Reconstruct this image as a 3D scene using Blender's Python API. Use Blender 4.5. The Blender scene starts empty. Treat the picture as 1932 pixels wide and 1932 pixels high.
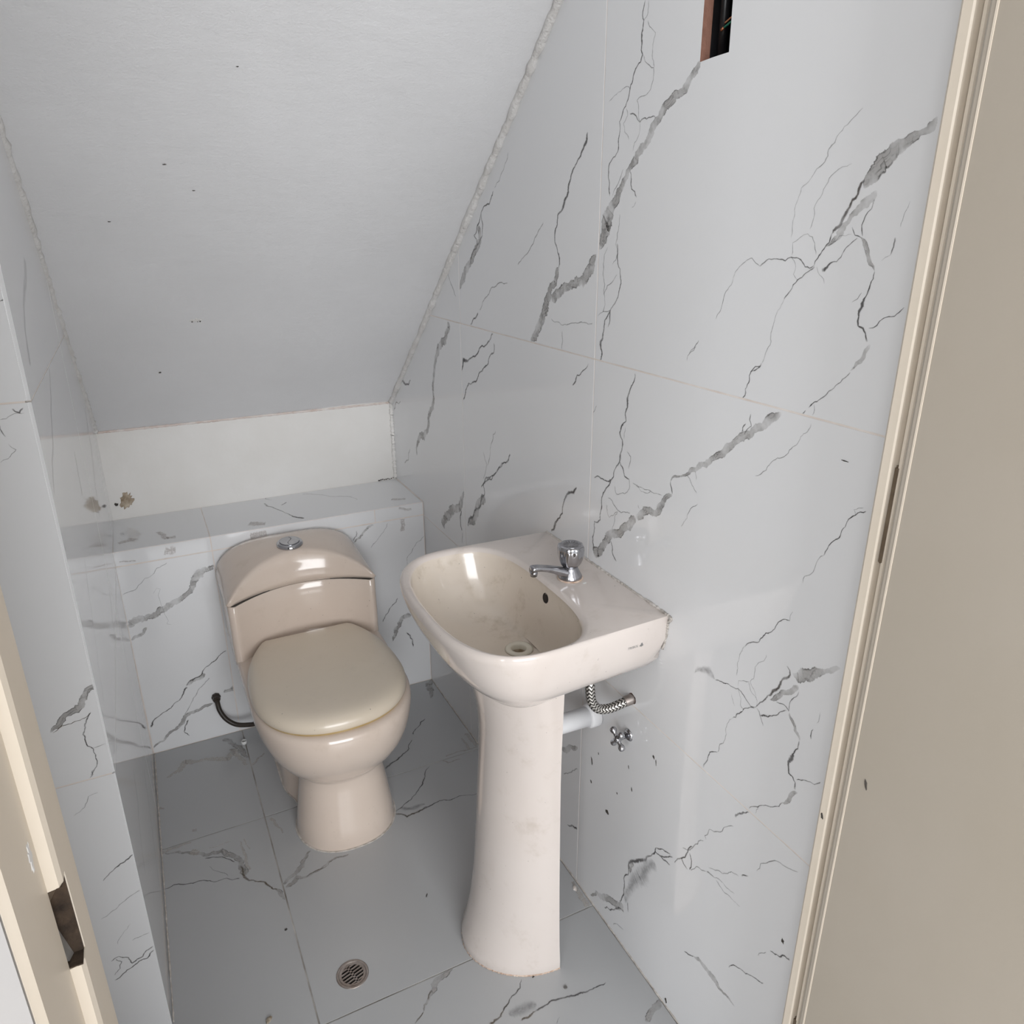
import bpy, bmesh, math, random
from mathutils import Vector, Matrix
from mathutils.geometry import tessellate_polygon
from mathutils.bvhtree import BVHTree

random.seed(7)
S = bpy.context.scene
C = S.collection
PI = math.pi

# ------------------------------------------------------------------ camera
cam_data = bpy.data.cameras.new('camera')
cam = bpy.data.objects.new('camera', cam_data)
C.objects.link(cam)
S.camera = cam
cam_data.sensor_width = 36.0
cam_data.lens = 1421.335 / 1932.0 * 36.0
cam_data.clip_start = 0.02
yaw, pit, rol = 0.46191, 0.36015, -0.003596
f0 = Vector((math.sin(yaw), math.cos(yaw), 0)); r0 = Vector((math.cos(yaw), -math.sin(yaw), 0)); u0 = Vector((0, 0, 1))
fw = f0 * math.cos(pit) - u0 * math.sin(pit)
up = u0 * math.cos(pit) + f0 * math.sin(pit)
rt = r0 * math.cos(rol) + up * math.sin(rol)
up = up * math.cos(rol) - r0 * math.sin(rol)
M = Matrix((rt, up, -fw)).transposed().to_4x4()
M.translation = Vector((0, 0, 1.395))
cam.matrix_world = M

# ------------------------------------------------------------------ light
world = bpy.data.worlds.new('world')
S.world = world
world.use_nodes = True
bg = world.node_tree.nodes['Background']
bg.inputs[0].default_value = (0.93, 0.96, 1.0, 1)
bg.inputs[1].default_value = 0.9
def area(name, loc, target, sx, sy, power, col):
    l = bpy.data.lights.new(name, 'AREA'); l.shape = 'RECTANGLE'; l.size = sx; l.size_y = sy; l.energy = power; l.color = col
    o = bpy.data.objects.new(name, l); C.objects.link(o); o.location = loc
    o.rotation_euler = (Vector(target) - Vector(loc)).to_track_quat('-Z', 'Y').to_euler()
    return o
area('hall_window_light', (-0.15, -3.4, 1.7), (0.2, 2.0, 1.0), 2.4, 1.8, 142, (0.97, 0.985, 1.0))
area('hall_side_light', (-2.4, -1.6, 1.8), (0.6, 0.9, 1.2), 1.2, 1.5, 40, (0.98, 0.99, 1.0))
S.view_settings.view_transform = 'Standard'
S.view_settings.look = 'None'
S.view_settings.gamma = 1.0
S.view_settings.use_curve_mapping = False
S.view_settings.exposure = 0.0

VEINS = {
 'R': [
  ('b', [(0.886,1.596,10.3), (0.903,1.580,11.7), (0.918,1.565,13.1), (0.944,1.555,15.8), (0.966,1.539,14.0), (0.984,1.520,14.5), (1.009,1.501,15.0), (1.028,1.482,11.6), (1.044,1.464,10.6), (1.061,1.441,16.4), (1.082,1.420,25.3), (1.096,1.400,31.7), (1.099,1.379,29.2), (1.112,1.364,17.9)]),
  ('t', [(1.014,1.690,2.3), (1.019,1.673,3.3), (1.015,1.666,2.8), (1.017,1.638,3.8), (1.014,1.624,3.3), (1.026,1.612,2.7), (1.035,1.596,2.7), (1.042,1.583,2.7), (1.056,1.560,2.8), (1.065,1.545,2.9), (1.063,1.531,2.9), (1.065,1.513,2.9), (1.073,1.498,3.0), (1.087,1.490,3.0), (1.090,1.472,3.1), (1.084,1.442,3.1)]),
  ('t', [(1.039,1.553,2.8), (1.012,1.539,2.7), (0.996,1.541,2.7), (0.976,1.542,2.6)]),
  ('t', [(1.031,1.476,2.1), (1.025,1.450,2.9), (1.011,1.438,2.8)]),
  ('t', [(1.155,1.540,2.9), (1.158,1.527,8.1), (1.183,1.502,4.2), (1.204,1.480,4.3), (1.212,1.453,7.0), (1.225,1.438,9.7), (1.248,1.416,5.3), (1.257,1.387,4.7), (1.246,1.354,4.1), (1.238,1.333,3.7)]),
  ('t', [(1.515,1.467,4.5), (1.536,1.442,4.7), (1.578,1.424,4.8), (1.597,1.402,4.9), (1.617,1.380,5.1), (1.596,1.360,5.0)]),
  ('t', [(1.575,1.424,4.8), (1.573,1.380,4.9), (1.595,1.363,5.0), (1.643,1.318,5.3)]),
  ('f', [(1.006,1.688,1.8), (1.006,1.674,1.8), (1.015,1.666,1.9)]),
  ('f', [(1.012,1.624,1.9), (0.999,1.610,1.9), (0.986,1.604,1.9), (0.985,1.593,1.9), (0.990,1.578,1.9), (1.012,1.572,1.9), (1.022,1.568,2.0), (1.016,1.545,2.0), (1.010,1.539,2.0)]),
  ('f', [(1.005,1.664,1.8), (0.986,1.646,1.8), (0.991,1.620,1.9), (0.984,1.604,1.9)]),
  ('f', [(1.042,1.586,2.0), (1.055,1.589,2.0), (1.076,1.583,2.1), (1.096,1.576,2.1)]),
  ('f', [(1.049,1.561,2.0), (1.044,1.551,2.0), (1.054,1.542,2.1), (1.050,1.530,2.1), (1.038,1.518,2.1)]),
  ('f', [(1.012,1.539,2.0), (1.011,1.528,2.0), (1.023,1.513,2.0), (1.026,1.502,2.0)]),
  ('f', [(1.049,1.479,2.1), (1.059,1.463,2.2), (1.076,1.442,2.2)]),
  ('f', [(1.012,1.432,2.1), (1.022,1.424,2.1)]),
  ('f', [(1.053,1.415,2.2), (1.058,1.387,2.2), (1.061,1.371,2.3), (1.054,1.357,2.2), (1.068,1.340,2.3)]),
  ('f', [(1.301,1.405,2.8), (1.324,1.384,2.9), (1.357,1.354,3.0), (1.404,1.327,3.2)]),
  ('f', [(1.445,1.533,3.0), (1.466,1.503,3.1), (1.508,1.472,3.3)]),
  ('b', [(1.591,1.401,17.9), (1.585,1.371,18.0), (1.616,1.345,18.6), (1.656,1.314,21.7), (1.686,1.283,22.4), (1.708,1.260,10.2)]),
  ('b', [(1.241,1.328,13.7), (1.252,1.301,17.5), (1.277,1.277,21.6), (1.287,1.254,25.7), (1.303,1.227,22.5), (1.325,1.202,19.3), (1.348,1.183,15.9)]),
  ('b', [(1.117,1.354,9.0), (1.136,1.328,24.8), (1.166,1.308,19.3), (1.203,1.297,16.7), (1.237,1.285,20.8), (1.267,1.271,25.0)]),
  ('b', [(1.789,1.179,13.8), (1.781,1.167,19.3), (1.812,1.129,22.7), (1.868,1.091,23.8), (1.892,1.055,15.3), (1.907,1.012,12.5), (1.911,0.974,12.6), (1.921,0.934,19.2), (1.959,0.880,16.6), (2.004,0.833,27.6), (2.061,0.799,14.4), (2.073,0.758,7.3)]),
  ('t', [(1.242,1.354,3.7), (1.241,1.328,3.8)]),
  ('t', [(1.603,1.216,6.7), (1.648,1.185,5.0)]),
  ('t', [(1.057,1.372,3.1), (1.053,1.342,3.1), (1.044,1.323,3.1), (1.043,1.309,3.1), (1.069,1.268,3.3), (1.073,1.241,3.3)]),
  ('t', [(1.069,1.266,4.2), (1.087,1.231,3.4), (1.094,1.214,9.3), (1.089,1.199,6.2), (1.093,1.182,4.4)]),
  ('t', [(2.176,0.971,14.7), (2.140,0.961,10.1), (2.094,0.981,5.6)]),
  ('t', [(1.524,1.179,5.0), (1.539,1.165,5.1), (1.588,1.144,5.3), (1.608,1.126,5.4), (1.652,1.107,5.6), (1.694,1.098,15.9), (1.709,1.069,5.4)]),
  ('t', [(1.521,1.159,5.0), (1.522,1.138,5.1), (1.552,1.109,5.2), (1.598,1.083,5.5), (1.623,1.057,5.6), (1.664,1.046,5.8), (1.701,0.999,6.0)]),
  ('t', [(1.442,0.926,5.1), (1.463,0.901,5.2), (1.522,0.858,5.5), (1.569,0.827,5.8), (1.602,0.800,6.0)]),
  ('t', [(1.131,1.172,2.0), (1.148,1.157,3.7), (1.167,1.146,3.8), (1.183,1.125,3.9)]),
  ('t', [(0.991,1.177,3.1), (1.000,1.153,3.2), (1.008,1.132,7.4), (1.012,1.108,3.3), (1.009,1.095,3.3), (1.025,1.072,4.9), (1.016,1.060,3.4), (1.020,1.035,5.0), (1.023,1.022,3.5)]),
  ('f', [(1.451,1.290,3.3), (1.504,1.281,3.5), (1.554,1.255,3.6), (1.592,1.223,3.8)]),
  ('f', [(1.224,1.218,2.8), (1.224,1.183,2.8)]),
  ('f', [(1.266,1.236,2.9), (1.215,1.231,2.8), (1.172,1.237,2.7), (1.122,1.242,2.5)]),
  ('f', [(1.084,1.366,2.3), (1.095,1.340,2.4), (1.088,1.308,2.4), (1.087,1.289,2.4), (1.091,1.264,2.4)]),
  ('f', [(1.106,1.256,2.5), (1.069,1.268,2.4)]),
  ('f', [(1.054,1.325,2.3), (1.080,1.307,2.4), (1.089,1.291,2.4)]),
  ('f', [(1.782,1.303,4.2), (1.759,1.269,4.2), (1.731,1.242,4.2)]),
  ('f', [(2.133,0.764,6.0), (2.195,0.703,6.3)]),
  ('f', [(2.201,0.899,6.1), (2.277,0.854,6.4)]),
  ('f', [(1.100,1.104,2.6), (1.114,1.084,2.7), (1.117,1.063,2.7)]),
  ('f', [(1.010,1.085,2.4), (1.012,1.063,2.4)]),
  ('b', [(0.532,1.492,7.7), (0.536,1.484,11.7), (0.547,1.480,6.7), (0.559,1.474,15.0), (0.573,1.468,18.3), (0.584,1.458,21.6), (0.592,1.448,20.6), (0.599,1.441,16.4), (0.603,1.433,9.1)]),
  ('b', [(0.587,1.430,10.3), (0.597,1.420,12.1), (0.609,1.410,9.3), (0.617,1.400,6.3), (0.625,1.390,11.3), (0.634,1.381,4.9), (0.643,1.375,2.5)]),
  ('b', [(0.597,1.384,5.4), (0.587,1.371,6.1), (0.577,1.356,4.6), (0.574,1.351,1.8)]),
  ('b', [(0.565,1.276,7.9), (0.571,1.262,6.4), (0.585,1.245,3.3)]),
  ('d', [(0.604,1.441,4.5), (0.610,1.427,5.2), (0.618,1.415,5.6), (0.624,1.405,6.4), (0.632,1.394,7.1), (0.637,1.388,2.3)]),
  ('t', [(0.637,1.388,2.3), (0.645,1.372,2.0), (0.652,1.362,2.0), (0.656,1.354,2.1)]),
  ('t', [(0.588,1.422,1.6), (0.596,1.406,1.7), (0.599,1.397,1.7), (0.596,1.386,1.7)]),
  ('t', [(0.611,1.395,1.7), (0.606,1.387,1.7), (0.596,1.384,1.7)]),
  ('t', [(0.574,1.351,1.8), (0.577,1.337,2.2), (0.580,1.325,1.9), (0.583,1.316,6.3), (0.585,1.303,2.6), (0.584,1.294,3.2), (0.573,1.287,2.2), (0.569,1.279,4.1)]),
  ('t', [(0.602,1.384,1.7), (0.611,1.377,1.7), (0.620,1.364,1.8), (0.632,1.358,2.3), (0.644,1.349,5.1)]),
  ('t', [(0.656,1.354,1.9), (0.669,1.352,1.9), (0.680,1.361,2.0), (0.692,1.362,2.0), (0.710,1.359,2.0), (0.741,1.350,2.1)]),
  ('t', [(0.655,1.353,1.9), (0.667,1.345,1.9), (0.678,1.337,2.0), (0.687,1.324,2.0), (0.695,1.314,3.0)]),
  ('t', [(0.720,1.233,3.2), (0.735,1.221,2.3)]),
  ('t', [(0.556,1.385,2.0), (0.557,1.373,2.0), (0.558,1.368,1.6)]),
  ('t', [(0.532,1.318,1.7), (0.554,1.305,1.7), (0.570,1.293,1.7)]),
  ('f', [(0.619,1.510,1.2), (0.633,1.499,1.2), (0.645,1.489,1.2), (0.657,1.474,2.6), (0.660,1.462,2.3), (0.677,1.446,1.3), (0.689,1.437,2.4), (0.692,1.425,1.4), (0.696,1.402,1.4), (0.696,1.384,1.4)]),
  ('f', [(0.623,1.458,1.2), (0.645,1.450,1.3), (0.654,1.438,1.3), (0.663,1.423,1.3), (0.665,1.406,1.4), (0.669,1.393,1.4)]),
  ('f', [(0.610,1.388,1.3), (0.626,1.386,1.3), (0.643,1.375,1.3)]),
  ('f', [(0.741,1.350,1.6), (0.756,1.359,1.6), (0.777,1.348,1.6), (0.787,1.333,1.7)]),
  ('f', [(0.695,1.314,1.5), (0.703,1.300,1.5), (0.709,1.275,1.6), (0.708,1.262,1.6), (0.715,1.247,1.6), (0.720,1.233,1.6)]),
  ('f', [(0.691,1.364,1.4), (0.692,1.378,1.4), (0.671,1.388,1.4), (0.659,1.378,1.4), (0.655,1.366,1.4)]),
  ('f', [(0.692,1.362,1.4), (0.683,1.352,1.4), (0.685,1.343,1.4), (0.678,1.337,1.4)]),
  ('f', [(0.787,1.333,1.7), (0.802,1.304,1.7), (0.813,1.279,1.8)]),
  ('f', [(0.844,1.247,1.9), (0.852,1.236,1.9), (0.863,1.225,1.9)]),
  ('f', [(0.558,1.368,1.2), (0.568,1.362,1.2)]),
  ('f', [(0.546,1.419,1.1), (0.550,1.408,1.1), (0.552,1.395,1.1)]),
  ('f', [(0.597,1.318,1.3), (0.586,1.329,1.3)]),
  ('f', [(0.652,1.353,1.4), (0.644,1.343,1.4), (0.638,1.335,1.4)]),
  ('t', [(0.721,1.230,2.8), (0.737,1.220,2.3), (0.738,1.209,2.3), (0.744,1.196,2.3), (0.747,1.181,2.4)]),
  ('t', [(0.585,1.243,2.3), (0.596,1.230,1.4), (0.606,1.220,1.9), (0.620,1.207,2.0), (0.631,1.199,2.0), (0.636,1.193,2.0)]),
  ('t', [(0.640,1.189,2.0), (0.645,1.182,2.1)]),
  ('t', [(0.883,1.027,3.0), (0.876,1.009,3.0)]),
  ('t', [(0.729,1.166,2.3), (0.726,1.150,2.3), (0.737,1.136,2.4)]),
  ('t', [(0.736,1.151,2.4), (0.742,1.137,2.4)]),
  ('t', [(0.535,1.094,1.9), (0.548,1.085,1.9), (0.563,1.060,2.0), (0.575,1.040,2.0), (0.582,1.021,2.1)]),
  ('f', [(0.629,1.198,1.5), (0.629,1.185,1.5)]),
  ('f', [(0.848,1.238,1.9), (0.860,1.228,1.9), (0.866,1.215,2.0)]),
  ('f', [(0.849,1.048,2.1), (0.832,1.036,2.0), (0.820,1.027,2.0)]),
  ('f', [(0.829,1.060,2.0), (0.824,1.047,2.0)]),
  ('f', [(0.629,1.175,1.5), (0.642,1.156,1.5), (0.657,1.135,1.6), (0.668,1.122,1.6), (0.689,1.105,1.7), (0.691,1.099,1.7), (0.709,1.086,1.7)]),
  ('f', [(0.816,1.012,2.0), (0.837,0.988,2.1), (0.841,0.976,2.1), (0.849,0.964,2.2)]),
  ('f', [(0.548,1.085,1.4), (0.551,1.091,1.4), (0.539,1.097,1.4)]),
  ('f', [(0.582,1.021,1.5), (0.592,1.004,1.5), (0.594,0.994,1.6), (0.606,0.983,1.6), (0.607,0.973,1.6)]),
  ('f', [(0.971,0.994,2.4), (0.933,0.997,2.3), (0.901,0.999,2.2)]),
  ('b', [(0.677,1.177,11.8), (0.694,1.167,14.2), (0.716,1.150,12.6), (0.739,1.132,14.2), (0.763,1.113,13.6), (0.788,1.092,10.6), (0.815,1.073,9.9), (0.838,1.058,7.6), (0.858,1.043,3.7), (0.883,1.027,3.3)]),
  ('b', [(0.876,1.007,8.2), (0.899,0.984,14.1), (0.922,0.962,16.0), (0.948,0.953,15.0), (0.966,0.942,15.4)]),
  ('b', [(0.967,0.939,18.5), (0.997,0.911,19.2), (1.025,0.888,18.3), (1.049,0.865,18.9), (1.070,0.838,21.2), (1.088,0.820,25.3)]),
  ('b', [(1.713,0.756,8.3), (1.734,0.719,24.1), (1.793,0.684,28.5), (1.847,0.641,26.4), (1.877,0.598,27.2)]),
  ('b', [(1.583,0.782,26.9), (1.635,0.725,28.3), (1.691,0.676,23.8)]),
  ('t', [(1.022,1.035,4.4), (1.021,1.023,3.4), (1.037,0.991,3.5), (1.045,0.982,3.6), (1.069,0.946,3.7), (1.070,0.925,3.8), (1.074,0.897,3.8), (1.092,0.888,3.9), (1.093,0.863,3.9), (1.093,0.829,4.0)]),
  ('t', [(1.036,0.870,2.7), (1.031,0.851,3.7), (1.016,0.838,3.7)]),
  ('t', [(1.045,0.983,3.6), (1.071,0.977,3.7), (1.098,0.971,3.8)]),
  ('t', [(1.735,0.695,6.7), (1.743,0.649,6.8), (1.735,0.637,6.8)]),
  ('t', [(1.515,0.864,5.5), (1.550,0.841,5.7), (1.590,0.811,5.9), (1.583,0.792,5.9), (1.609,0.752,6.1), (1.653,0.711,6.3), (1.696,0.666,9.6)]),
  ('t', [(1.158,0.935,3.7), (1.168,0.921,9.3), (1.208,0.880,4.7), (1.218,0.853,5.6), (1.239,0.828,10.2), (1.253,0.811,5.8)]),
  ('t', [(1.021,1.023,3.4), (1.005,1.001,3.4), (0.991,1.000,3.4)]),
  ('f', [(0.991,1.000,2.5), (0.989,0.983,2.5), (1.002,0.970,2.5), (1.026,0.962,2.6), (1.032,0.975,2.6)]),
  ('f', [(1.001,1.045,2.4), (0.990,1.039,2.4), (0.994,1.016,2.4)]),
  ('f', [(1.051,0.947,2.7), (1.038,0.946,2.6), (1.020,0.934,2.6), (0.999,0.938,2.5), (0.983,0.941,2.5)]),
  ('f', [(1.054,0.933,2.7), (1.044,0.912,2.7), (1.020,0.931,2.6)]),
  ('f', [(1.020,0.931,2.6), (1.027,0.913,2.6), (1.034,0.892,2.7)]),
  ('f', [(0.962,0.963,2.4), (0.957,0.957,2.4)]),
  ('f', [(0.980,0.996,2.4), (0.931,0.996,2.3)]),
  ('f', [(1.516,0.962,3.9), (1.536,0.932,4.0), (1.552,0.887,4.1), (1.564,0.867,4.1)]),
  ('f', [(1.587,0.895,4.2), (1.568,0.866,4.2), (1.590,0.826,4.3)]),
  ('f', [(1.443,0.924,3.7), (1.467,0.900,3.8), (1.511,0.865,4.0)]),
  ('f', [(1.730,0.634,4.9), (1.737,0.600,5.0)]),
  ('b', [(0.533,0.889,9.2), (0.542,0.883,7.8), (0.553,0.874,6.3), (0.567,0.866,14.6), (0.581,0.853,19.9), (0.592,0.842,18.6), (0.602,0.843,10.3)]),
  ('b', [(0.590,0.830,10.2), (0.599,0.817,10.4), (0.611,0.808,8.8), (0.623,0.793,9.0), (0.634,0.782,3.7)]),
  ('b', [(0.598,0.784,4.6), (0.588,0.772,6.3), (0.577,0.759,5.2), (0.575,0.753,2.1)]),
  ('b', [(0.565,0.675,7.2), (0.576,0.657,7.3), (0.588,0.640,4.5)]),
  ('h', [(0.742,0.751,4.2), (0.756,0.757,12.8), (0.780,0.749,6.6), (0.789,0.736,2.2)]),
  ('d', [(0.613,0.848,2.8), (0.607,0.844,3.4), (0.608,0.833,5.2), (0.619,0.818,7.1), (0.630,0.799,8.0), (0.638,0.787,3.7)]),
  ('t', [(0.638,0.787,3.0), (0.646,0.771,2.6), (0.657,0.755,2.3)]),
  ('t', [(0.588,0.823,1.9), (0.597,0.805,1.9), (0.599,0.785,1.9)]),
  ('t', [(0.622,0.786,2.0), (0.612,0.789,2.0), (0.599,0.785,1.9)]),
  ('t', [(0.575,0.753,2.4), (0.581,0.729,2.5), (0.583,0.719,8.9), (0.586,0.702,2.9), (0.584,0.694,3.6), (0.571,0.687,2.1), (0.570,0.677,4.7)]),
  ('t', [(0.588,0.640,2.2), (0.615,0.614,1.6), (0.628,0.600,2.2), (0.644,0.585,2.3)]),
  ('t', [(0.603,0.784,1.9), (0.615,0.772,2.0), (0.626,0.760,2.0), (0.641,0.752,4.5), (0.647,0.748,2.1)]),
  ('t', [(0.657,0.755,2.1), (0.667,0.751,2.1), (0.682,0.760,2.2), (0.694,0.764,2.2), (0.714,0.760,2.2), (0.742,0.751,2.3)]),
  ('t', [(0.659,0.752,2.1), (0.679,0.738,2.2), (0.690,0.723,2.8), (0.698,0.710,2.5)]),
  ('t', [(0.721,0.632,2.4), (0.737,0.621,2.5), (0.740,0.604,2.5), (0.747,0.584,2.5)]),
  ('t', [(0.570,0.693,2.0), (0.555,0.703,1.9), (0.533,0.717,2.0)]),
  ('t', [(0.557,0.784,1.8), (0.558,0.768,1.9)]),
  ('t', [(0.643,0.579,2.9), (0.657,0.564,5.0), (0.669,0.548,5.1)]),
  ('t', [(0.619,0.913,1.9), (0.641,0.893,1.9), (0.660,0.869,2.5), (0.666,0.857,2.0), (0.691,0.836,2.7)]),
  ('f', [(0.616,0.928,1.3), (0.619,0.913,1.4)]),
  ('f', [(0.691,0.836,2.7), (0.699,0.813,1.6), (0.699,0.795,1.6), (0.700,0.783,1.6)]),
  ('f', [(0.650,0.845,1.5), (0.663,0.824,1.5), (0.667,0.806,1.5), (0.673,0.789,1.5), (0.665,0.781,1.5), (0.656,0.767,1.5)]),
  ('f', [(0.655,0.755,2.7), (0.647,0.747,2.7), (0.639,0.735,1.9)]),
  ('f', [(0.698,0.710,1.6), (0.709,0.685,1.7), (0.708,0.665,1.7), (0.721,0.632,1.7)]),
  ('f', [(0.694,0.766,1.6), (0.686,0.752,1.6), (0.686,0.741,1.6), (0.679,0.738,1.6)]),
  ('f', [(0.695,0.768,1.6), (0.695,0.777,1.6), (0.675,0.787,1.5), (0.656,0.767,1.5), (0.655,0.758,1.5)]),
  ('f', [(0.706,0.748,1.6), (0.696,0.732,1.6)]),
  ('f', [(0.551,0.814,1.3), (0.553,0.796,1.3)]),
  ('f', [(0.628,0.600,1.6), (0.631,0.586,1.6)]),
  ('b', [(0.909,0.238,15.3), (0.920,0.203,15.6)]),
  ('b', [(1.053,0.016,5.6), (1.030,0.046,9.0), (1.003,0.053,17.6), (0.964,0.081,21.1), (0.931,0.103,24.5)]),
  ('b', [(0.723,0.195,4.6), (0.694,0.201,11.5), (0.670,0.200,15.6), (0.655,0.194,7.4), (0.619,0.196,4.2)]),
  ('b', [(1.192,0.312,18.7), (1.160,0.333,16.3), (1.124,0.362,8.7)]),
  ('h', [(0.845,0.296,17.7), (0.874,0.246,25.9), (0.902,0.203,23.1), (0.916,0.160,15.8), (0.927,0.117,12.2)]),
  ('t', [(0.754,0.415,3.4), (0.763,0.396,3.5), (0.781,0.364,3.6), (0.794,0.343,3.6)]),
  ('t', [(0.759,0.396,3.5), (0.755,0.363,3.5)]),
  ('t', [(0.778,0.370,3.6), (0.760,0.359,3.5)]),
  ('t', [(0.848,0.320,3.9), (0.823,0.323,3.8), (0.804,0.328,3.7)]),
  ('t', [(0.845,0.332,3.8), (0.806,0.351,3.7)]),
  ('t', [(0.832,0.325,3.8), (0.799,0.351,3.7)]),
  ('t', [(0.845,0.332,3.8), (0.858,0.301,3.9), (0.877,0.274,9.2), (0.905,0.245,9.5), (0.924,0.221,5.5), (0.924,0.193,4.3), (0.934,0.147,4.4), (0.945,0.103,5.8)]),
  ('t', [(0.997,0.034,4.8), (0.958,0.070,4.6), (0.929,0.089,4.5)]),
  ('t', [(0.918,0.126,4.4), (0.914,0.105,4.4)]),
  ('t', [(0.715,0.396,4.2), (0.697,0.400,3.5)]),
  ('t', [(0.641,0.456,3.8), (0.628,0.468,2.7)]),
  ('t', [(0.747,0.180,3.4), (0.723,0.195,3.3)]),
  ('t', [(0.642,0.259,2.4), (0.607,0.285,2.8), (0.571,0.306,2.2)]),
  ('t', [(0.568,0.377,3.1), (0.552,0.384,3.1), (0.533,0.399,4.9)]),
  ('t', [(1.157,0.125,3.9), (1.116,0.148,7.4)]),
  ('f', [(0.670,0.529,2.2), (0.700,0.493,2.3), (0.728,0.461,2.4), (0.724,0.456,2.4)]),
  ('f', [(0.729,0.449,2.4), (0.748,0.424,2.5), (0.763,0.399,2.5), (0.777,0.392,2.6)]),
  ('f', [(0.751,0.365,2.5), (0.716,0.395,2.4)]),
  ('f', [(0.697,0.400,2.4), (0.668,0.406,2.3), (0.650,0.411,2.2)]),
  ('f', [(0.711,0.408,2.4), (0.672,0.432,2.3), (0.646,0.450,2.2)]),
  ('f', [(0.693,0.400,2.3), (0.673,0.393,2.3), (0.636,0.398,2.2)]),
  ('f', [(0.614,0.491,2.1), (0.560,0.546,1.9), (0.544,0.554,1.9)]),
  ('f', [(0.589,0.345,2.2), (0.575,0.367,2.1)]),
  ('f', [(0.962,0.021,3.4), (0.926,0.044,3.3)]),
  ('f', [(1.180,0.250,3.8), (1.146,0.279,3.7), (1.121,0.306,3.6)]),
 ],
 'F': [
  ('b', [(-0.124,1.624,5.0), (-0.093,1.613,7.8), (-0.054,1.587,7.8), (-0.019,1.573,12.5), (0.002,1.571,15.7), (0.024,1.540,15.5), (0.035,1.503,15.2), (0.040,1.467,17.8)]),
  ('b', [(0.114,1.400,8.7), (0.137,1.418,11.9), (0.162,1.436,15.1), (0.192,1.475,4.4)]),
  ('b', [(0.117,1.392,11.5), (0.146,1.410,11.8), (0.165,1.400,7.4), (0.201,1.408,5.4), (0.232,1.423,6.2), (0.271,1.423,4.4)]),
  ('b', [(0.054,2.013,12.7), (0.081,1.976,16.7), (0.102,1.925,24.4), (0.107,1.894,8.0)]),
  ('b', [(0.095,1.399,5.8), (0.104,1.381,14.2), (0.109,1.357,5.6)]),
  ('o', [(0.035,1.503,4.3), (0.037,1.465,10.1), (0.061,1.438,4.7), (0.086,1.409,6.4), (0.099,1.394,4.6)]),
  ('o', [(0.232,1.423,2.5), (0.201,1.408,3.0), (0.165,1.400,3.5)]),
  ('t', [(-0.038,1.563,4.9), (-0.001,1.550,4.3), (0.024,1.520,3.4)]),
  ('t', [(-0.129,1.510,3.5), (-0.091,1.505,3.5), (-0.047,1.496,3.5), (0.001,1.479,2.9), (0.027,1.464,4.1)]),
  ('f', [(-0.031,1.533,2.4), (0.004,1.482,2.4)]),
  ('s', [(-0.101,1.909,6.1), (-0.068,1.923,15.5), (-0.048,1.956,19.8), (-0.022,1.943,11.9), (0.020,1.933,16.0), (0.054,1.915,20.0), (0.078,1.954,16.4), (0.090,1.903,12.0), (0.100,1.865,7.9)]),
  ('s', [(-0.128,1.626,9.4), (-0.094,1.631,9.5), (-0.063,1.630,6.4)]),
  ('s', [(-0.066,1.601,12.6), (-0.056,1.592,21.9), (-0.049,1.588,12.5)]),
  ('s', [(0.045,1.581,3.2), (0.048,1.544,7.5), (0.052,1.480,7.2)]),
  ('s', [(0.054,1.585,3.2), (0.062,1.545,2.5)]),
  ('s', [(0.124,1.627,6.8), (0.133,1.597,8.0), (0.142,1.562,3.3)]),
  ('s', [(-0.127,1.795,8.4), (-0.114,1.784,3.5)]),
  ('s', [(-0.057,1.671,9.9), (-0.047,1.668,9.9)]),
  ('s', [(-0.025,1.592,2.5), (0.023,1.591,2.6)]),
  ('s', [(0.114,1.858,5.5), (0.134,1.881,7.2), (0.153,1.896,4.1)]),
  ('b', [(0.715,2.032,23.3), (0.687,1.983,22.5), (0.671,1.931,5.1)]),
  ('t', [(0.618,1.840,4.1), (0.594,1.818,4.7), (0.560,1.784,3.6)]),
  ('t', [(0.549,1.762,3.5), (0.528,1.728,3.4), (0.496,1.706,6.1), (0.465,1.692,7.8), (0.442,1.675,7.7)]),
  ('t', [(0.554,1.631,1.8), (0.519,1.585,5.2), (0.482,1.543,3.9), (0.448,1.524,4.3), (0.414,1.506,5.3)]),
  ('o', [(0.412,1.500,6.3), (0.434,1.475,7.8), (0.466,1.480,9.0), (0.492,1.484,4.8)]),
  ('t', [(0.466,1.480,5.3), (0.507,1.487,4.8), (0.550,1.484,3.3), (0.609,1.476,2.8), (0.646,1.475,1.7)]),
  ('h', [(0.428,1.513,10.6), (0.458,1.498,13.3), (0.492,1.498,8.1)]),
  ('s', [(0.698,1.719,7.8), (0.707,1.696,16.2), (0.709,1.650,12.6)]),
  ('s', [(0.681,1.705,5.2), (0.681,1.647,7.5)]),
  ('s', [(0.609,1.649,4.3), (0.670,1.648,4.4), (0.710,1.645,3.1)]),
  ('s', [(0.595,1.635,3.0), (0.605,1.620,4.8), (0.642,1.620,2.4)]),
  ('s', [(0.714,1.998,11.4), (0.716,1.941,8.9), (0.719,1.902,3.6)]),
  ('b', [(0.436,1.090,6.7), (0.418,1.064,12.9), (0.388,1.049,18.9), (0.356,1.033,21.5), (0.329,1.011,11.9), (0.311,0.996,5.8), (0.295,0.978,4.0)]),
  ('b', [(0.714,0.797,8.8), (0.700,0.788,17.3), (0.679,0.782,14.2), (0.661,0.772,14.0)]),
  ('o', [(0.325,1.010,4.8), (0.311,0.996,2.3)]),
  ('o', [(0.295,0.978,2.3), (0.281,0.969,4.5), (0.273,0.963,2.8)]),
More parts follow.
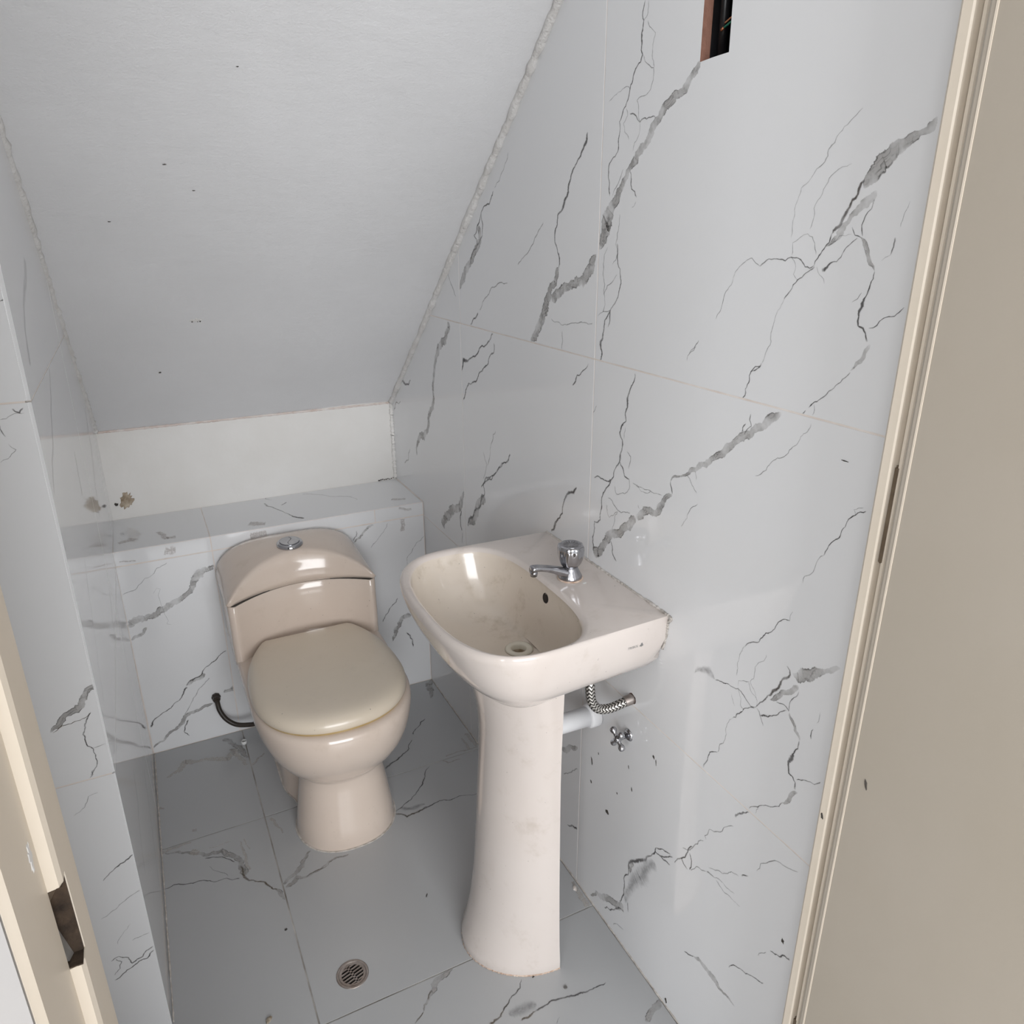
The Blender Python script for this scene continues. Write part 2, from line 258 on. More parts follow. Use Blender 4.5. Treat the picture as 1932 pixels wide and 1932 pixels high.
  ('o', [(0.452,0.926,2.3), (0.432,0.912,3.4), (0.409,0.902,7.3), (0.397,0.900,7.3)]),
  ('o', [(0.487,0.883,4.0), (0.466,0.879,7.3), (0.453,0.879,6.2)]),
  ('t', [(0.492,0.954,1.8), (0.481,0.938,3.6), (0.452,0.926,4.1), (0.432,0.912,4.6)]),
  ('t', [(0.638,0.873,2.4), (0.606,0.872,4.2), (0.557,0.880,5.9), (0.514,0.885,4.1), (0.487,0.883,5.7)]),
  ('h', [(0.495,0.897,17.4), (0.463,0.897,20.1), (0.437,0.897,14.2)]),
  ('f', [(0.521,0.852,2.3), (0.510,0.844,2.2)]),
  ('s', [(0.707,1.113,11.3), (0.701,1.071,14.5), (0.705,1.029,14.1)]),
 ],
 'L': [
  ('b', [(0.106,0.541,12.0), (0.071,0.528,23.8), (0.054,0.509,26.8), (0.043,0.485,14.9), (0.021,0.467,14.9), (-0.009,0.454,17.8), (-0.044,0.439,23.5), (-0.084,0.423,20.4), (-0.127,0.407,23.1)]),
  ('b', [(-0.083,0.396,8.8), (-0.102,0.377,11.7), (-0.126,0.367,8.8)]),
  ('b', [(0.039,0.217,12.8), (0.008,0.204,12.7), (-0.014,0.192,7.9)]),
  ('f', [(-0.007,0.571,2.3), (-0.033,0.560,2.3), (-0.065,0.538,2.3), (-0.125,0.502,2.3)]),
  ('r', [(-0.053,0.489,1.2), (-0.042,0.504,1.2), (-0.034,0.499,1.2), (-0.042,0.482,1.2), (-0.039,0.455,1.2), (-0.035,0.424,1.2), (-0.029,0.402,1.2), (-0.034,0.394,1.2), (-0.023,0.389,1.2)]),
  ('t', [(0.103,0.274,3.2), (0.077,0.256,3.5), (0.045,0.237,3.5), (0.012,0.210,5.1), (-0.014,0.192,5.1)]),
  ('p', [(-0.007,0.605,25.6), (0.019,0.602,23.0)]),
  ('p', [(0.209,0.605,18.3), (0.227,0.609,15.3), (0.253,0.607,18.5)]),
  ('p', [(-0.116,0.595,3.9), (-0.078,0.591,3.9)]),
  ('t', [(-0.013,0.188,7.6), (-0.031,0.159,4.2), (-0.062,0.133,4.2), (-0.099,0.115,4.1), (-0.122,0.087,7.5)]),
  ('t', [(-0.025,0.081,5.4), (-0.041,0.046,4.3), (-0.029,0.028,4.3)]),
  ('f', [(0.048,0.200,3.1), (0.011,0.163,3.1), (-0.032,0.102,3.1)]),
  ('b', [(0.125,0.156,15.9), (0.079,0.140,11.8)]),
  ('b', [(0.048,0.116,7.9), (0.003,0.104,11.7), (-0.034,0.089,13.5), (-0.074,0.057,9.6), (-0.126,0.017,6.1)]),
  ('b', [(0.557,0.576,9.2), (0.526,0.560,7.3), (0.494,0.531,6.1)]),
  ('b', [(0.654,0.257,20.2), (0.631,0.252,16.8), (0.616,0.224,13.5), (0.598,0.193,13.5), (0.590,0.174,6.8)]),
  ('t', [(0.504,0.567,3.3), (0.492,0.538,3.3)]),
  ('t', [(0.615,0.322,3.6), (0.598,0.302,3.6), (0.574,0.273,3.6), (0.563,0.251,3.6)]),
  ('t', [(0.637,0.194,5.4), (0.655,0.164,6.9), (0.657,0.138,4.2)]),
  ('f', [(0.599,0.575,2.5), (0.576,0.541,2.5), (0.543,0.506,2.5)]),
  ('f', [(0.712,0.512,2.6), (0.685,0.494,2.6), (0.668,0.465,2.6), (0.650,0.425,2.6)]),
  ('p', [(0.646,0.579,18.8), (0.644,0.541,15.8)]),
  ('p', [(0.636,0.616,9.3), (0.675,0.606,9.4)]),
 ],
 'T': [
  ('p', [(-0.113,2.096,18.5), (-0.076,2.115,28.4)]),
  ('p', [(-0.016,2.137,14.6), (0.000,2.076,18.9), (0.025,2.077,23.8)]),
  ('p', [(0.216,2.087,35.6), (0.257,2.066,30.5)]),
  ('p', [(-0.185,2.129,18.4), (-0.146,2.117,18.5)]),
  ('f', [(0.283,2.241,8.1), (0.302,2.184,6.9), (0.321,2.137,5.8), (0.339,2.083,7.6), (0.362,2.058,12.2)]),
  ('f', [(0.294,2.306,4.2), (0.309,2.258,4.1)]),
  ('f', [(0.401,2.272,4.3), (0.471,2.216,4.2), (0.498,2.202,6.3), (0.535,2.167,4.2), (0.541,2.144,4.1)]),
  ('t', [(0.380,2.304,7.6), (0.397,2.295,10.8), (0.433,2.304,5.5)]),
  ('t', [(0.325,2.201,5.5), (0.343,2.221,7.2)]),
  ('t', [(0.335,2.093,5.7), (0.362,2.058,9.4)]),
  ('p', [(0.636,2.101,20.8), (0.675,2.086,15.6)]),
 ],
 'I': [
  ('b', [(-0.132,0.745,10.0), (-0.150,0.727,12.0), (-0.171,0.707,12.0), (-0.192,0.688,9.9), (-0.204,0.680,5.9)]),
  ('o', [(-0.146,0.699,1.6), (-0.156,0.691,1.6), (-0.182,0.687,1.6), (-0.201,0.679,2.4)]),
  ('t', [(-0.148,0.698,2.2), (-0.158,0.674,3.7), (-0.162,0.651,2.3), (-0.154,0.633,2.3), (-0.153,0.610,2.3), (-0.166,0.587,2.3)]),
  ('f', [(-0.137,0.637,1.7), (-0.155,0.636,1.7)]),
  ('t', [(-0.162,0.595,3.0), (-0.168,0.582,2.3)]),
  ('t', [(-0.133,0.411,3.3), (-0.155,0.400,3.2), (-0.173,0.388,2.5), (-0.185,0.376,2.5)]),
  ('t', [(-0.203,0.201,3.4), (-0.190,0.206,2.7), (-0.173,0.180,4.0), (-0.155,0.186,2.8), (-0.136,0.201,4.0)]),
  ('t', [(-0.203,0.168,2.7), (-0.188,0.192,2.7), (-0.195,0.202,2.7)]),
  ('t', [(-0.205,0.156,2.7), (-0.175,0.171,2.8), (-0.148,0.179,2.8), (-0.136,0.192,4.1)]),
  ('f', [(-0.162,0.551,1.7), (-0.176,0.549,1.7), (-0.202,0.520,1.7)]),
  ('f', [(-0.134,0.332,1.9), (-0.171,0.316,1.9), (-0.202,0.299,1.9)]),
  ('f', [(-0.161,0.268,1.9), (-0.176,0.252,1.9), (-0.187,0.233,1.9)]),
  ('f', [(-0.165,0.230,2.0), (-0.137,0.234,2.0)]),
  ('t', [(-0.153,1.175,3.5), (-0.146,1.169,3.5), (-0.141,1.175,2.4)]),
  ('t', [(-0.171,1.154,1.9), (-0.168,1.139,1.9)]),
  ('t', [(-0.132,1.314,3.3), (-0.139,1.311,1.8)]),
  ('f', [(-0.170,1.162,1.4), (-0.141,1.168,1.4)]),
  ('f', [(-0.167,1.129,1.4), (-0.160,1.120,1.4), (-0.171,1.109,1.4), (-0.181,1.105,1.4)]),
  ('b', [(-0.134,1.348,6.4), (-0.133,1.340,8.0), (-0.132,1.332,3.2)]),
 ],
 'W': [
  ('f', [(1.845,0.755,8.6), (1.685,0.629,8.0), (1.577,0.557,7.5)]),
  ('f', [(1.869,0.646,9.1), (1.805,0.467,9.2), (1.740,0.286,9.2), (1.712,0.229,16.1)]),
  ('f', [(1.382,0.874,5.6), (1.298,0.775,5.4), (1.220,0.682,5.2)]),
  ('f', [(1.437,0.389,7.1), (1.319,0.322,6.6), (1.262,0.277,6.4)]),
  ('f', [(1.663,0.223,9.0), (1.581,0.154,8.6), (1.503,0.090,8.3), (1.451,0.063,8.0)]),
  ('h', [(1.465,1.351,20.2), (1.343,1.303,12.0), (1.274,1.269,11.3), (1.236,1.219,16.6)]),
  ('h', [(1.591,1.297,7.8), (1.443,1.160,8.6), (1.310,1.098,8.9), (1.187,1.042,8.0)]),
  ('h', [(1.602,1.003,17.7), (1.576,0.920,17.8)]),
  ('h', [(2.071,1.001,17.9), (2.011,0.892,20.2), (1.865,0.777,14.2)]),
 ],
}

# ------------------------------------------------------------------ room numbers (metres)
XR = 0.714            # right wall face
YB = 2.035            # ledge front
YU = 2.29             # upstand above the ledge
ZL = 0.623            # ledge top
ZU = 0.881            # top of upstand, foot of the sloping ceiling
SL = 0.83             # ceiling rise per metre towards the door
YP = 1.167            # front face of the left pier
YD0, YD1 = 0.347, 0.475   # door wall
def zs(y): return ZU + (YU - y) * SL

# ------------------------------------------------------------------ material helpers
class N:
    def __init__(s, name):
        s.m = bpy.data.materials.new(name); s.m.use_nodes = True
        s.t = s.m.node_tree; s.b = s.t.nodes['Principled BSDF']; s.out = s.t.nodes['Material Output']
    def n(s, typ, **kw):
        q = s.t.nodes.new(typ)
        for k, v in kw.items():
            if k.startswith('i_'):
                key = k[2:]
                q.inputs[int(key) if key.isdigit() else key].default_value = v
            else: setattr(q, k, v)
        return q
    def l(s, a, b): s.t.links.new(a, b)
    def co(s, kind='Object'): return s.n('ShaderNodeTexCoord').outputs[kind]
    def noise(s, scale, detail=4, rough=.55, vec=None, dist=0):
        q = s.n('ShaderNodeTexNoise'); q.inputs['Scale'].default_value = scale; q.inputs['Detail'].default_value = detail
        q.inputs['Roughness'].default_value = rough; q.inputs['Distortion'].default_value = dist
        s.l(vec if vec else s.co(), q.inputs['Vector']); return q.outputs['Fac']
    def math(s, op, a, b=None, clamp=False):
        q = s.n('ShaderNodeMath', operation=op, use_clamp=clamp)
        for i, v in enumerate((a, b)):
            if v is None: continue
            if isinstance(v, (int, float)): q.inputs[i].default_value = v
            else: s.l(v, q.inputs[i])
        return q.outputs[0]
    def ramp(s, fac, stops):
        q = s.n('ShaderNodeValToRGB'); e = q.color_ramp.elements
        while len(e) < len(stops): e.new(.5)
        for i, (p, c) in enumerate(stops):
            e[i].position = p; e[i].color = (*c, 1) if len(c) == 3 else c
        s.l(fac, q.inputs[0]); return q.outputs[0]
    def mapr(s, v, a, b, c, d, smooth=True):
        q = s.n('ShaderNodeMapRange'); q.interpolation_type = 'SMOOTHSTEP' if smooth else 'LINEAR'
        s.l(v, q.inputs['Value']); q.inputs['From Min'].default_value = a; q.inputs['From Max'].default_value = b
        q.inputs['To Min'].default_value = c; q.inputs['To Max'].default_value = d; return q.outputs[0]
    def bump(s, h, strength, dist=.01):
        q = s.n('ShaderNodeBump'); q.inputs['Strength'].default_value = strength; q.inputs['Distance'].default_value = dist
        s.l(h, q.inputs['Height']); s.l(q.outputs[0], s.b.inputs['Normal'])
    def base(s, col, rough=.5, metal=0, spec=.5):
        s.b.inputs['Base Color'].default_value = (*col, 1); s.b.inputs['Roughness'].default_value = rough
        s.b.inputs['Metallic'].default_value = metal; s.b.inputs['Specular IOR Level'].default_value = spec
        return s

def mottled(name, c0, c1, scale, rough=.5, metal=0, bump=0, bscale=80, spec=.5, detail=4, bdist=.002):
    k = N(name).base(c0, rough, metal, spec)
    k.l(k.ramp(k.noise(scale, detail), [(.3, c0), (.7, c1)]), k.b.inputs['Base Color'])
    if bump: k.bump(k.noise(bscale, 5), bump, bdist)
    return k.m

TILE_R = 0.045
def tile_mat(name, c0, c1, rough):
    k = N(name).base(c0, rough)
    k.l(k.ramp(k.noise(2.5, 2, .5), [(.1, c0), (.9, c1)]), k.b.inputs['Base Color'])
    k.l(k.mapr(k.noise(9, 2), .25, .8, rough * .9, rough * 1.14), k.b.inputs['Roughness'])
    k.bump(k.noise(5, 1), .012, .002)
    return k.m
def vein_mat(name, kind, rough):
    # flat print on the glazed tile: opacity across the stroke comes from the UV, ragged by noise
    k = N(name).base((.3, .3, .3), rough)
    uv = k.n('ShaderNodeUVMap').outputs[0]
    sp = k.n('ShaderNodeSeparateXYZ'); k.l(uv, sp.inputs[0])
    t = k.math('ABSOLUTE', k.math('SUBTRACT', k.math('MULTIPLY', sp.outputs[1], 2.0), 1.0))
    fade = k.n('ShaderNodeAttribute', attribute_name='fade').outputs['Fac']
    n1 = k.noise(85, 4, .65); n2 = k.noise(280, 3, .6); n3 = k.noise(34, 3, .6)
    n1c = k.math('SUBTRACT', n1, .5); n2c = k.math('SUBTRACT', n2, .5)
    if kind in ('band', 'haze'):
        tt = k.math('ADD', t, k.math('ADD', k.math('MULTIPLY', n1c, .9), k.math('MULTIPLY', n2c, .35)))
        fill = k.math('MULTIPLY', k.mapr(tt, .66, .80, 1, 0), k.mapr(n3, .3, .7, .18, .66))
        if kind == 'haze':
            al = k.math('MULTIPLY', k.math('MULTIPLY', k.mapr(tt, .1, 1.0, 1, 0), k.mapr(n1, .3, .7, .15, .6)), .75); e = None
        else:
            d = k.math('ABSOLUTE', k.math('SUBTRACT', tt, .68))
            e = k.math('MULTIPLY', k.mapr(d, .02, .13, 1, 0), k.mapr(n3, .38, .62, .15, 1))
            cb = k.n('ShaderNodeCombineXYZ'); k.l(k.math('MULTIPLY', sp.outputs[0], 28.0), cb.inputs[0]); k.l(k.math('MULTIPLY', sp.outputs[1], 2.6), cb.inputs[1])
            st = k.noise(1.0, 3, .6, cb.outputs[0], .6)
            stl = k.math('MULTIPLY', k.mapr(k.math('ABSOLUTE', k.math('SUBTRACT', st, .5)), .004, .030, 1, 0), k.mapr(tt, .6, .78, .85, 0))
            e = k.math('MAXIMUM', e, k.math('MULTIPLY', stl, k.mapr(n3, .4, .6, .3, 1)))
            al = k.math('MAXIMUM', fill, k.math('MULTIPLY', e, .8))
        if e:
            mx = k.n('ShaderNodeMix', data_type='RGBA'); k.l(e, mx.inputs[0])
            mx.inputs[6].default_value = (.45, .435, .42, 1); mx.inputs[7].default_value = (.10, .095, .09, 1)
            k.l(mx.outputs[2], k.b.inputs['Base Color'])
        else: k.b.inputs['Base Color'].default_value = (.2, .2, .205, 1)
    elif kind in ('smear', 'pink'):
        tt = k.math('ADD', t, k.math('ADD', k.math('MULTIPLY', n1c, 1.2), k.math('MULTIPLY', n2c, .9)))
        al = k.math('MULTIPLY', k.mapr(tt, .5, .75, 1, 0), k.mapr(n2, .35, .6, .1, .6 if kind == 'smear' else .34))
        k.b.inputs['Base Color'].default_value = (.62, .58, .53, 1) if kind == 'smear' else (.40, .31, .26, 1)
        k.b.inputs['Roughness'].default_value = .7
    else:
        wob = {'thin': 1.0, 'faint': 1.0, 'dark': .9, 'ochre': 1.0, 'hair': .3}[kind]
        tt = k.math('ADD', t, k.math('ADD', k.math('MULTIPLY', n1c, wob * .6), k.math('MULTIPLY', n2c, wob * .7)))
        hi = {'thin': .85, 'faint': .55, 'dark': .85, 'ochre': .8, 'hair': .7}[kind]
        al = k.math('MULTIPLY', k.mapr(tt, .15, .62, 1, 0), k.mapr(n3, .3, .65, hi * .45, hi))
        k.b.inputs['Base Color'].default_value = {'thin': (.105, .10, .10, 1), 'faint': (.15, .148, .148, 1), 'dark': (.115, .10, .09, 1), 'ochre': (.13, .10, .065, 1), 'hair': (.08, .08, .08, 1)}[kind]
    al = k.math('MULTIPLY', al, fade, clamp=True)
    tr = k.n('ShaderNodeBsdfTransparent'); ms = k.n('ShaderNodeMixShader')
    k.l(al, ms.inputs[0]); k.l(tr.outputs[0], ms.inputs[1]); k.l(k.b.outputs[0], ms.inputs[2]); k.l(ms.outputs[0], k.out.inputs['Surface'])
    return k.m

MT = {}
MT['tile'] = tile_mat('glazed_tile', (.775, .78, .795), (.80, .803, .812), TILE_R)
MT['floor_tile'] = tile_mat('floor_tile', (.44, .447, .457), (.465, .47, .478), .22)
VM = {'t': 'thin', 'f': 'faint', 'b': 'band', 'h': 'haze', 'd': 'dark', 'o': 'ochre', 's': 'smear', 'p': 'pink', 'r': 'hair'}
VEIN = {k: vein_mat('vein_' + v, v, TILE_R) for k, v in VM.items()}
VK = list(VM)
MT['grout'] = mottled('grout', (.74, .66, .60), (.84, .79, .75), 30, .9, bump=.3, bscale=400)
MT['floor_grout'] = mottled('floor_grout', (.16, .14, .12), (.62, .60, .57), 9, .9, bump=.4, bscale=300)
MT['clay'] = mottled('clay_brick', (.24, .12, .085), (.33, .17, .125), 60, .95, bump=.6, bscale=200)
MT['black'] = mottled('black_plastic', (.006, .006, .007), (.02, .02, .022), 20, .35)
MT['cavity'] = mottled('dark_cavity', (.008, .006, .005), (.03, .02, .016), 50, .9)
def plaster_mat():
    k = N('ceiling_plaster').base((.66, .66, .67), .62, spec=.35)
    k.l(k.ramp(k.noise(2.2, 5, .6), [(.3, (.69, .69, .70)), (.7, (.745, .745, .757))]), k.b.inputs['Base Color'])
    mp = k.n('ShaderNodeMapping'); mp.inputs['Scale'].default_value = (22, 70, 60); mp.inputs['Rotation'].default_value = (0, 0, .5)
    k.l(k.co(), mp.inputs[0])
    h = k.math('ADD', k.math('MULTIPLY', k.noise(1.0, 4, .6, mp.outputs[0]), .5), k.math('ADD', k.math('MULTIPLY', k.noise(260, 2, .7), .35), k.math('MULTIPLY', k.noise(14, 3), .9)))
    k.bump(h, .42, .004); return k.m
MT['plaster'] = plaster_mat()
MT['upstand'] = mottled('primed_plaster', (.74, .72, .69), (.80, .785, .765), 5, .7, bump=.2, bscale=60)
MT['bead'] = mottled('rough_bead', (.64, .62, .60), (.74, .73, .72), 25, .8, bump=.9, bscale=120, bdist=.004)
MT['pinkbead'] = mottled('pink_joint', (.62, .50, .45), (.80, .76, .73), 25, .8, bump=.5, bscale=150)
def ceramic(name, c0, c1, dirt=(.36, .28, .20), amt=.2, rough=.12):
    k = N(name).base(c0, rough); k.b.inputs['Coat Weight'].default_value = .35; k.b.inputs['Coat Roughness'].default_value = .05
    base = k.ramp(k.noise(5, 4), [(.3, c0), (.7, c1)])
    mx = k.n('ShaderNodeMix', data_type='RGBA'); k.l(base, mx.inputs[6]); mx.inputs[7].default_value = (*dirt, 1)
    k.l(k.math('MULTIPLY', k.mapr(k.noise(16, 5, .7), .52, .82, 0, 1), amt), mx.inputs[0])
    sp = k.mapr(k.noise(170, 2, .5), .755, .785, 0, .7)
    m2 = k.n('ShaderNodeMix', data_type='RGBA'); k.l(mx.outputs[2], m2.inputs[6]); m2.inputs[7].default_value = (.13, .10, .08, 1); k.l(sp, m2.inputs[0])
    k.l(m2.outputs[2], k.b.inputs['Base Color']); return k.m
MT['ceramic'] = ceramic('bone_ceramic', (.665, .555, .475), (.69, .585, .505))
MT['sink'] = ceramic('sink_ceramic', (.68, .61, .567), (.705, .64, .60), amt=.3)
MT['sink_inner'] = ceramic('stained_lit_glaze', (.70, .62, .53), (.73, .65, .57), dirt=(.34, .26, .16), amt=.5)  # bowl's yellower tone: mostly light put into the colour, plus some staining
MT['lid'] = ceramic('seat_plastic', (.66, .575, .46), (.69, .60, .49), amt=.12, rough=.32)
MT['seam'] = mottled('seat_seam', (.42, .29, .12), (.52, .40, .22), 20, .5)
MT['chrome'] = mottled('chrome', (.42, .42, .44), (.55, .55, .57), 20, .10, 1)
MT['worn_chrome'] = mottled('worn_chrome', (.28, .28, .30), (.48, .48, .50), 60, .22, 1, bump=.1, bscale=200)
MT['steel'] = mottled('rusty_steel', (.30, .25, .22), (.45, .41, .39), 45, .4, .8, bump=.3, bscale=150)
MT['pvc'] = mottled('white_pvc', (.78, .78, .80), (.82, .82, .83), 10, .4)
MT['rubber'] = mottled('brown_rubber', (.022, .016, .012), (.045, .034, .026), 30, .45)
MT['ring'] = mottled('drain_plastic', (.72, .68, .58), (.76, .72, .63), 20, .4)
MT['dirtyring'] = mottled('rust_ring', (.42, .26, .18), (.78, .66, .56), 90, .7)
MT['caulk'] = mottled('dirty_caulk', (.42, .38, .34), (.74, .70, .66), 70, .8, bump=.8, bscale=160, bdist=.003)
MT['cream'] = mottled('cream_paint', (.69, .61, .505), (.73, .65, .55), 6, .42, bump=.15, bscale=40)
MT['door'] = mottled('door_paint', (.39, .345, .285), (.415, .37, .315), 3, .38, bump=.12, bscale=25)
MT['hingebrown'] = mottled('brown_metal', (.10, .07, .045), (.16, .12, .08), 40, .6)
MT['shadewood'] = mottled('shaded_wood', (.02, .012, .007), (.07, .045, .028), 90, .9, bump=.8, bscale=200)  # brown wood darkened to carry the shade inside the strike opening
MT['white'] = mottled('white_paint', (.72, .71, .70), (.76, .75, .74), 5, .7)
MT['hallwall_dimmed'] = mottled('hall_paint_dimmed', (.29, .277, .272), (.32, .307, .30), 5, .7)  # pinkish hall paint, darkened to offset too strong light at the door
MT['hallfloor'] = mottled('hall_floor', (.55, .53, .50), (.62, .60, .57), 4, .3)
MT['grey_print'] = mottled('grey_print', (.20, .20, .20), (.26, .26, .26), 60, .6)
MT['stain'] = mottled('chipped_plaster', (.20, .14, .08), (.58, .50, .40), 55, .95, bump=1, bscale=150, bdist=.004)
MT['speck'] = mottled('dark_dirt', (.03, .026, .022), (.08, .07, .06), 60, .9)
MT['whiteplastic'] = mottled('white_plastic', (.72, .72, .71), (.8, .8, .79), 20, .35)
MT['scrap'] = mottled('paper_scrap', (.16, .11, .06), (.62, .58, .5), 140, .9)
MT['green'] = mottled('green_wire', (.01, .12, .07), (.02, .2, .12), 30, .4)
MT['copper'] = mottled('copper_wire', (.5, .2, .1), (.65, .3, .16), 30, .35, .8)
MT['grey'] = mottled('grey_metal', (.22, .21, .2), (.3, .29, .28), 40, .5, .6)
def braid():
    k = N('steel_braid').base((.3, .3, .3), .35, .7)
    sp = k.n('ShaderNodeSeparateXYZ'); k.l(k.n('ShaderNodeUVMap').outputs[0], sp.inputs[0])
    z = k.math('ABSOLUTE', k.math('SUBTRACT', k.math('FRACT', k.math('MULTIPLY', sp.outputs[1], 6.0)), .5))
    w = k.math('FRACT', k.math('ADD', k.math('MULTIPLY', sp.outputs[0], 150.0), k.math('MULTIPLY', z, 1.4)))
    k.l(k.ramp(k.math('ABSOLUTE', k.math('SUBTRACT', w, .5)), [(.22, (.62, .60, .57)), (.30, (.03, .026, .024))]), k.b.inputs['Base Color'])
    k.bump(w, .4, .001); return k.m
MT['braid'] = braid()

# ------------------------------------------------------------------ mesh helpers
def link(name, me, mat=None, parent=None, smooth=False):
    o = bpy.data.objects.new(name, me); C.objects.link(o)
    if mat is not None and not me.materials: me.materials.append(MT[mat] if isinstance(mat, str) else mat)
    if smooth:
        for p in me.polygons: p.use_smooth = True
    if parent is not None:
        o.parent = parent; o.matrix_parent_inverse = Matrix.Identity(4)
        pw = parent['_w'] if '_w' in parent else None
        off = Vector(pw) if pw else Vector((0, 0, 0))
        me.transform(Matrix.Translation(-off))
        o['_w'] = tuple(off)
    return o
def mesh(verts, faces):
    me = bpy.data.meshes.new('m'); me.from_pydata([tuple(v) for v in verts], [], faces); me.update(); return me
def thing(name, label, cat, loc, group=None):
    o = bpy.data.objects.new(name, None); C.objects.link(o); o.location = loc; o.empty_display_size = .05
    o['_w'] = tuple(loc); o['label'] = label; o['category'] = cat
    if group: o['group'] = group
    return o
def tag(o, label, cat, group=None):
    o['label'] = label; o['category'] = cat
    if group: o['group'] = group
    return o
def struct(o, label=None):
    o['kind'] = 'structure'
    if label: o['label'] = label
    return o
def boxes(lst):
    v, f = [], []
    for (x0, y0, z0, x1, y1, z1) in lst:
        b = len(v)
        v += [(x0, y0, z0), (x1, y0, z0), (x1, y1, z0), (x0, y1, z0), (x0, y0, z1), (x1, y0, z1), (x1, y1, z1), (x0, y1, z1)]
        f += [tuple(b + i for i in q) for q in ((0, 3, 2, 1), (4, 5, 6, 7), (0, 1, 5, 4), (1, 2, 6, 5), (2, 3, 7, 6), (3, 0, 4, 7))]
    return mesh(v, f)
def loft(rings, cap0=True, cap1=True, closed=True):
    n = len(rings[0]); v = [p for r in rings for p in r]; f = []
    for i in range(len(rings) - 1):
        for j in range(n if closed else n - 1):
            k = (j + 1) % n
            f.append((i * n + j, i * n + k, (i + 1) * n + k, (i + 1) * n + j))
    if cap0: f.append(tuple(range(n - 1, -1, -1)))
    if cap1: f.append(tuple(range((len(rings) - 1) * n, len(rings) * n)))
    me = mesh(v, f)
    bm = bmesh.new(); bm.from_mesh(me); bmesh.ops.recalc_face_normals(bm, faces=bm.faces); bm.to_mesh(me); bm.free()
    return me
def lathe(prof, origin, axis=(0, 0, 1), n=32, flute=0, nf=8, cap=True):
    ax = Vector(axis).normalized(); a = ax.orthogonal().normalized(); b = ax.cross(a); o = Vector(origin); R = []
    for r, h in prof:
        ring = []
        for i in range(n):
            t = 2 * PI * i / n; rr = r * (1 + flute * math.cos(nf * t)) if r > .004 else r
            ring.append(o + ax * h + a * (rr * math.cos(t)) + b * (rr * math.sin(t)))
        R.append(ring)
    return loft(R, cap, cap)
def spline(pts, n=10):
    P = [Vector(p) for p in pts]; out = []
    for i in range(len(P) - 1):
        p0 = P[max(i - 1, 0)]; p1 = P[i]; p2 = P[i + 1]; p3 = P[min(i + 2, len(P) - 1)]
        for j in range(n):
            t = j / n
            out.append(.5 * ((2 * p1) + (p2 - p0) * t + (2 * p0 - 5 * p1 + 4 * p2 - p3) * t * t + (3 * p1 - p0 - 3 * p2 + p3) * t ** 3))
    out.append(P[-1]); return out
def tube(path, r, n=14, uv=False, rad=None, flat=None):
    P = [Vector(p) for p in path]; N_ = len(P); rings = []; ref = None; s = [0]
    for i in range(1, N_): s.append(s[-1] + (P[i] - P[i - 1]).length)
    for i in range(N_):
        d = (P[min(i + 1, N_ - 1)] - P[max(i - 1, 0)]).normalized()
        if ref is None: ref = d.orthogonal().normalized()
        ref = (ref - d * ref.dot(d)).normalized(); b = d.cross(ref); rr = rad[i] if rad else r
        rings.append([P[i] + ref * (rr * math.cos(2 * PI * j / n)) + b * (rr * math.sin(2 * PI * j / n)) for j in range(n)])
    v = [p for q in rings for p in q]; f = []; U = []
    for i in range(N_ - 1):
        for j in range(n):
            k = (j + 1) % n; f.append((i * n + j, i * n + k, (i + 1) * n + k, (i + 1) * n + j))
            U += [(s[i], j / n), (s[i], (j + 1) / n), (s[i + 1], (j + 1) / n), (s[i + 1], j / n)]
    f += [tuple(range(n - 1, -1, -1)), tuple(range((N_ - 1) * n, N_ * n))]; U += [(0, 0)] * (2 * n)
    me = mesh(v, f)
    if uv:
        l = me.uv_layers.new(name='UVMap')
        for i, q in enumerate(U): l.data[i].uv = q
    return me
def clip(poly, a, b, c):
    # keep a*u + b*v <= c
    out = []
    for i in range(len(poly)):
        p, q = poly[i], poly[(i + 1) % len(poly)]
        dp = a * p[0] + b * p[1] - c; dq = a * q[0] + b * q[1] - c
        if dp <= 0: out.append(p)
        if (dp < 0 < dq) or (dq < 0 < dp):
            t = dp / (dp - dq); out.append((p[0] + t * (q[0] - p[0]), p[1] + t * (q[1] - p[1])))
    return out
class Frame:
    # plane: point = o + u*U + v*V + n*N
    def __init__(s, o, U, V, n): s.o = Vector(o); s.U = Vector(U); s.V = Vector(V); s.n = Vector(n)
    def p(s, u, v, h=0): return s.o + s.U * u + s.V * v + s.n * h
def prism(fr, outer, holes, h0, h1, ch=0.0):
    # slab between heights h0 (back) and h1 (face), with holes; slot 1 = sides of the holes
    loops = [outer] + list(holes)
    v = []; f = []; mi = []
    flat = [p for l in loops for p in l]
    tris = tessellate_polygon([[Vector((p[0], p[1], 0)) for p in l] for l in loops])
    cu = sum(p[0] for p in outer) / len(outer); cv = sum(p[1] for p in outer) / len(outer)
    nflat = len(flat)
    for h in (h0, h1):
        for i, p in enumerate(flat): v.append(fr.p(p[0], p[1], h))
    for t in tris:
        f.append(tuple(t)); mi.append(0); f.append(tuple(nflat + i for i in reversed(t))); mi.append(0)
    b = 0
    for li, l in enumerate(loops):
        for i in range(len(l)):
            j = (i + 1) % len(l); f.append((b + i, b + j, nflat + b + j, nflat + b + i)); mi.append(1 if li else 0)
        b += len(l)
    return v, f, mi
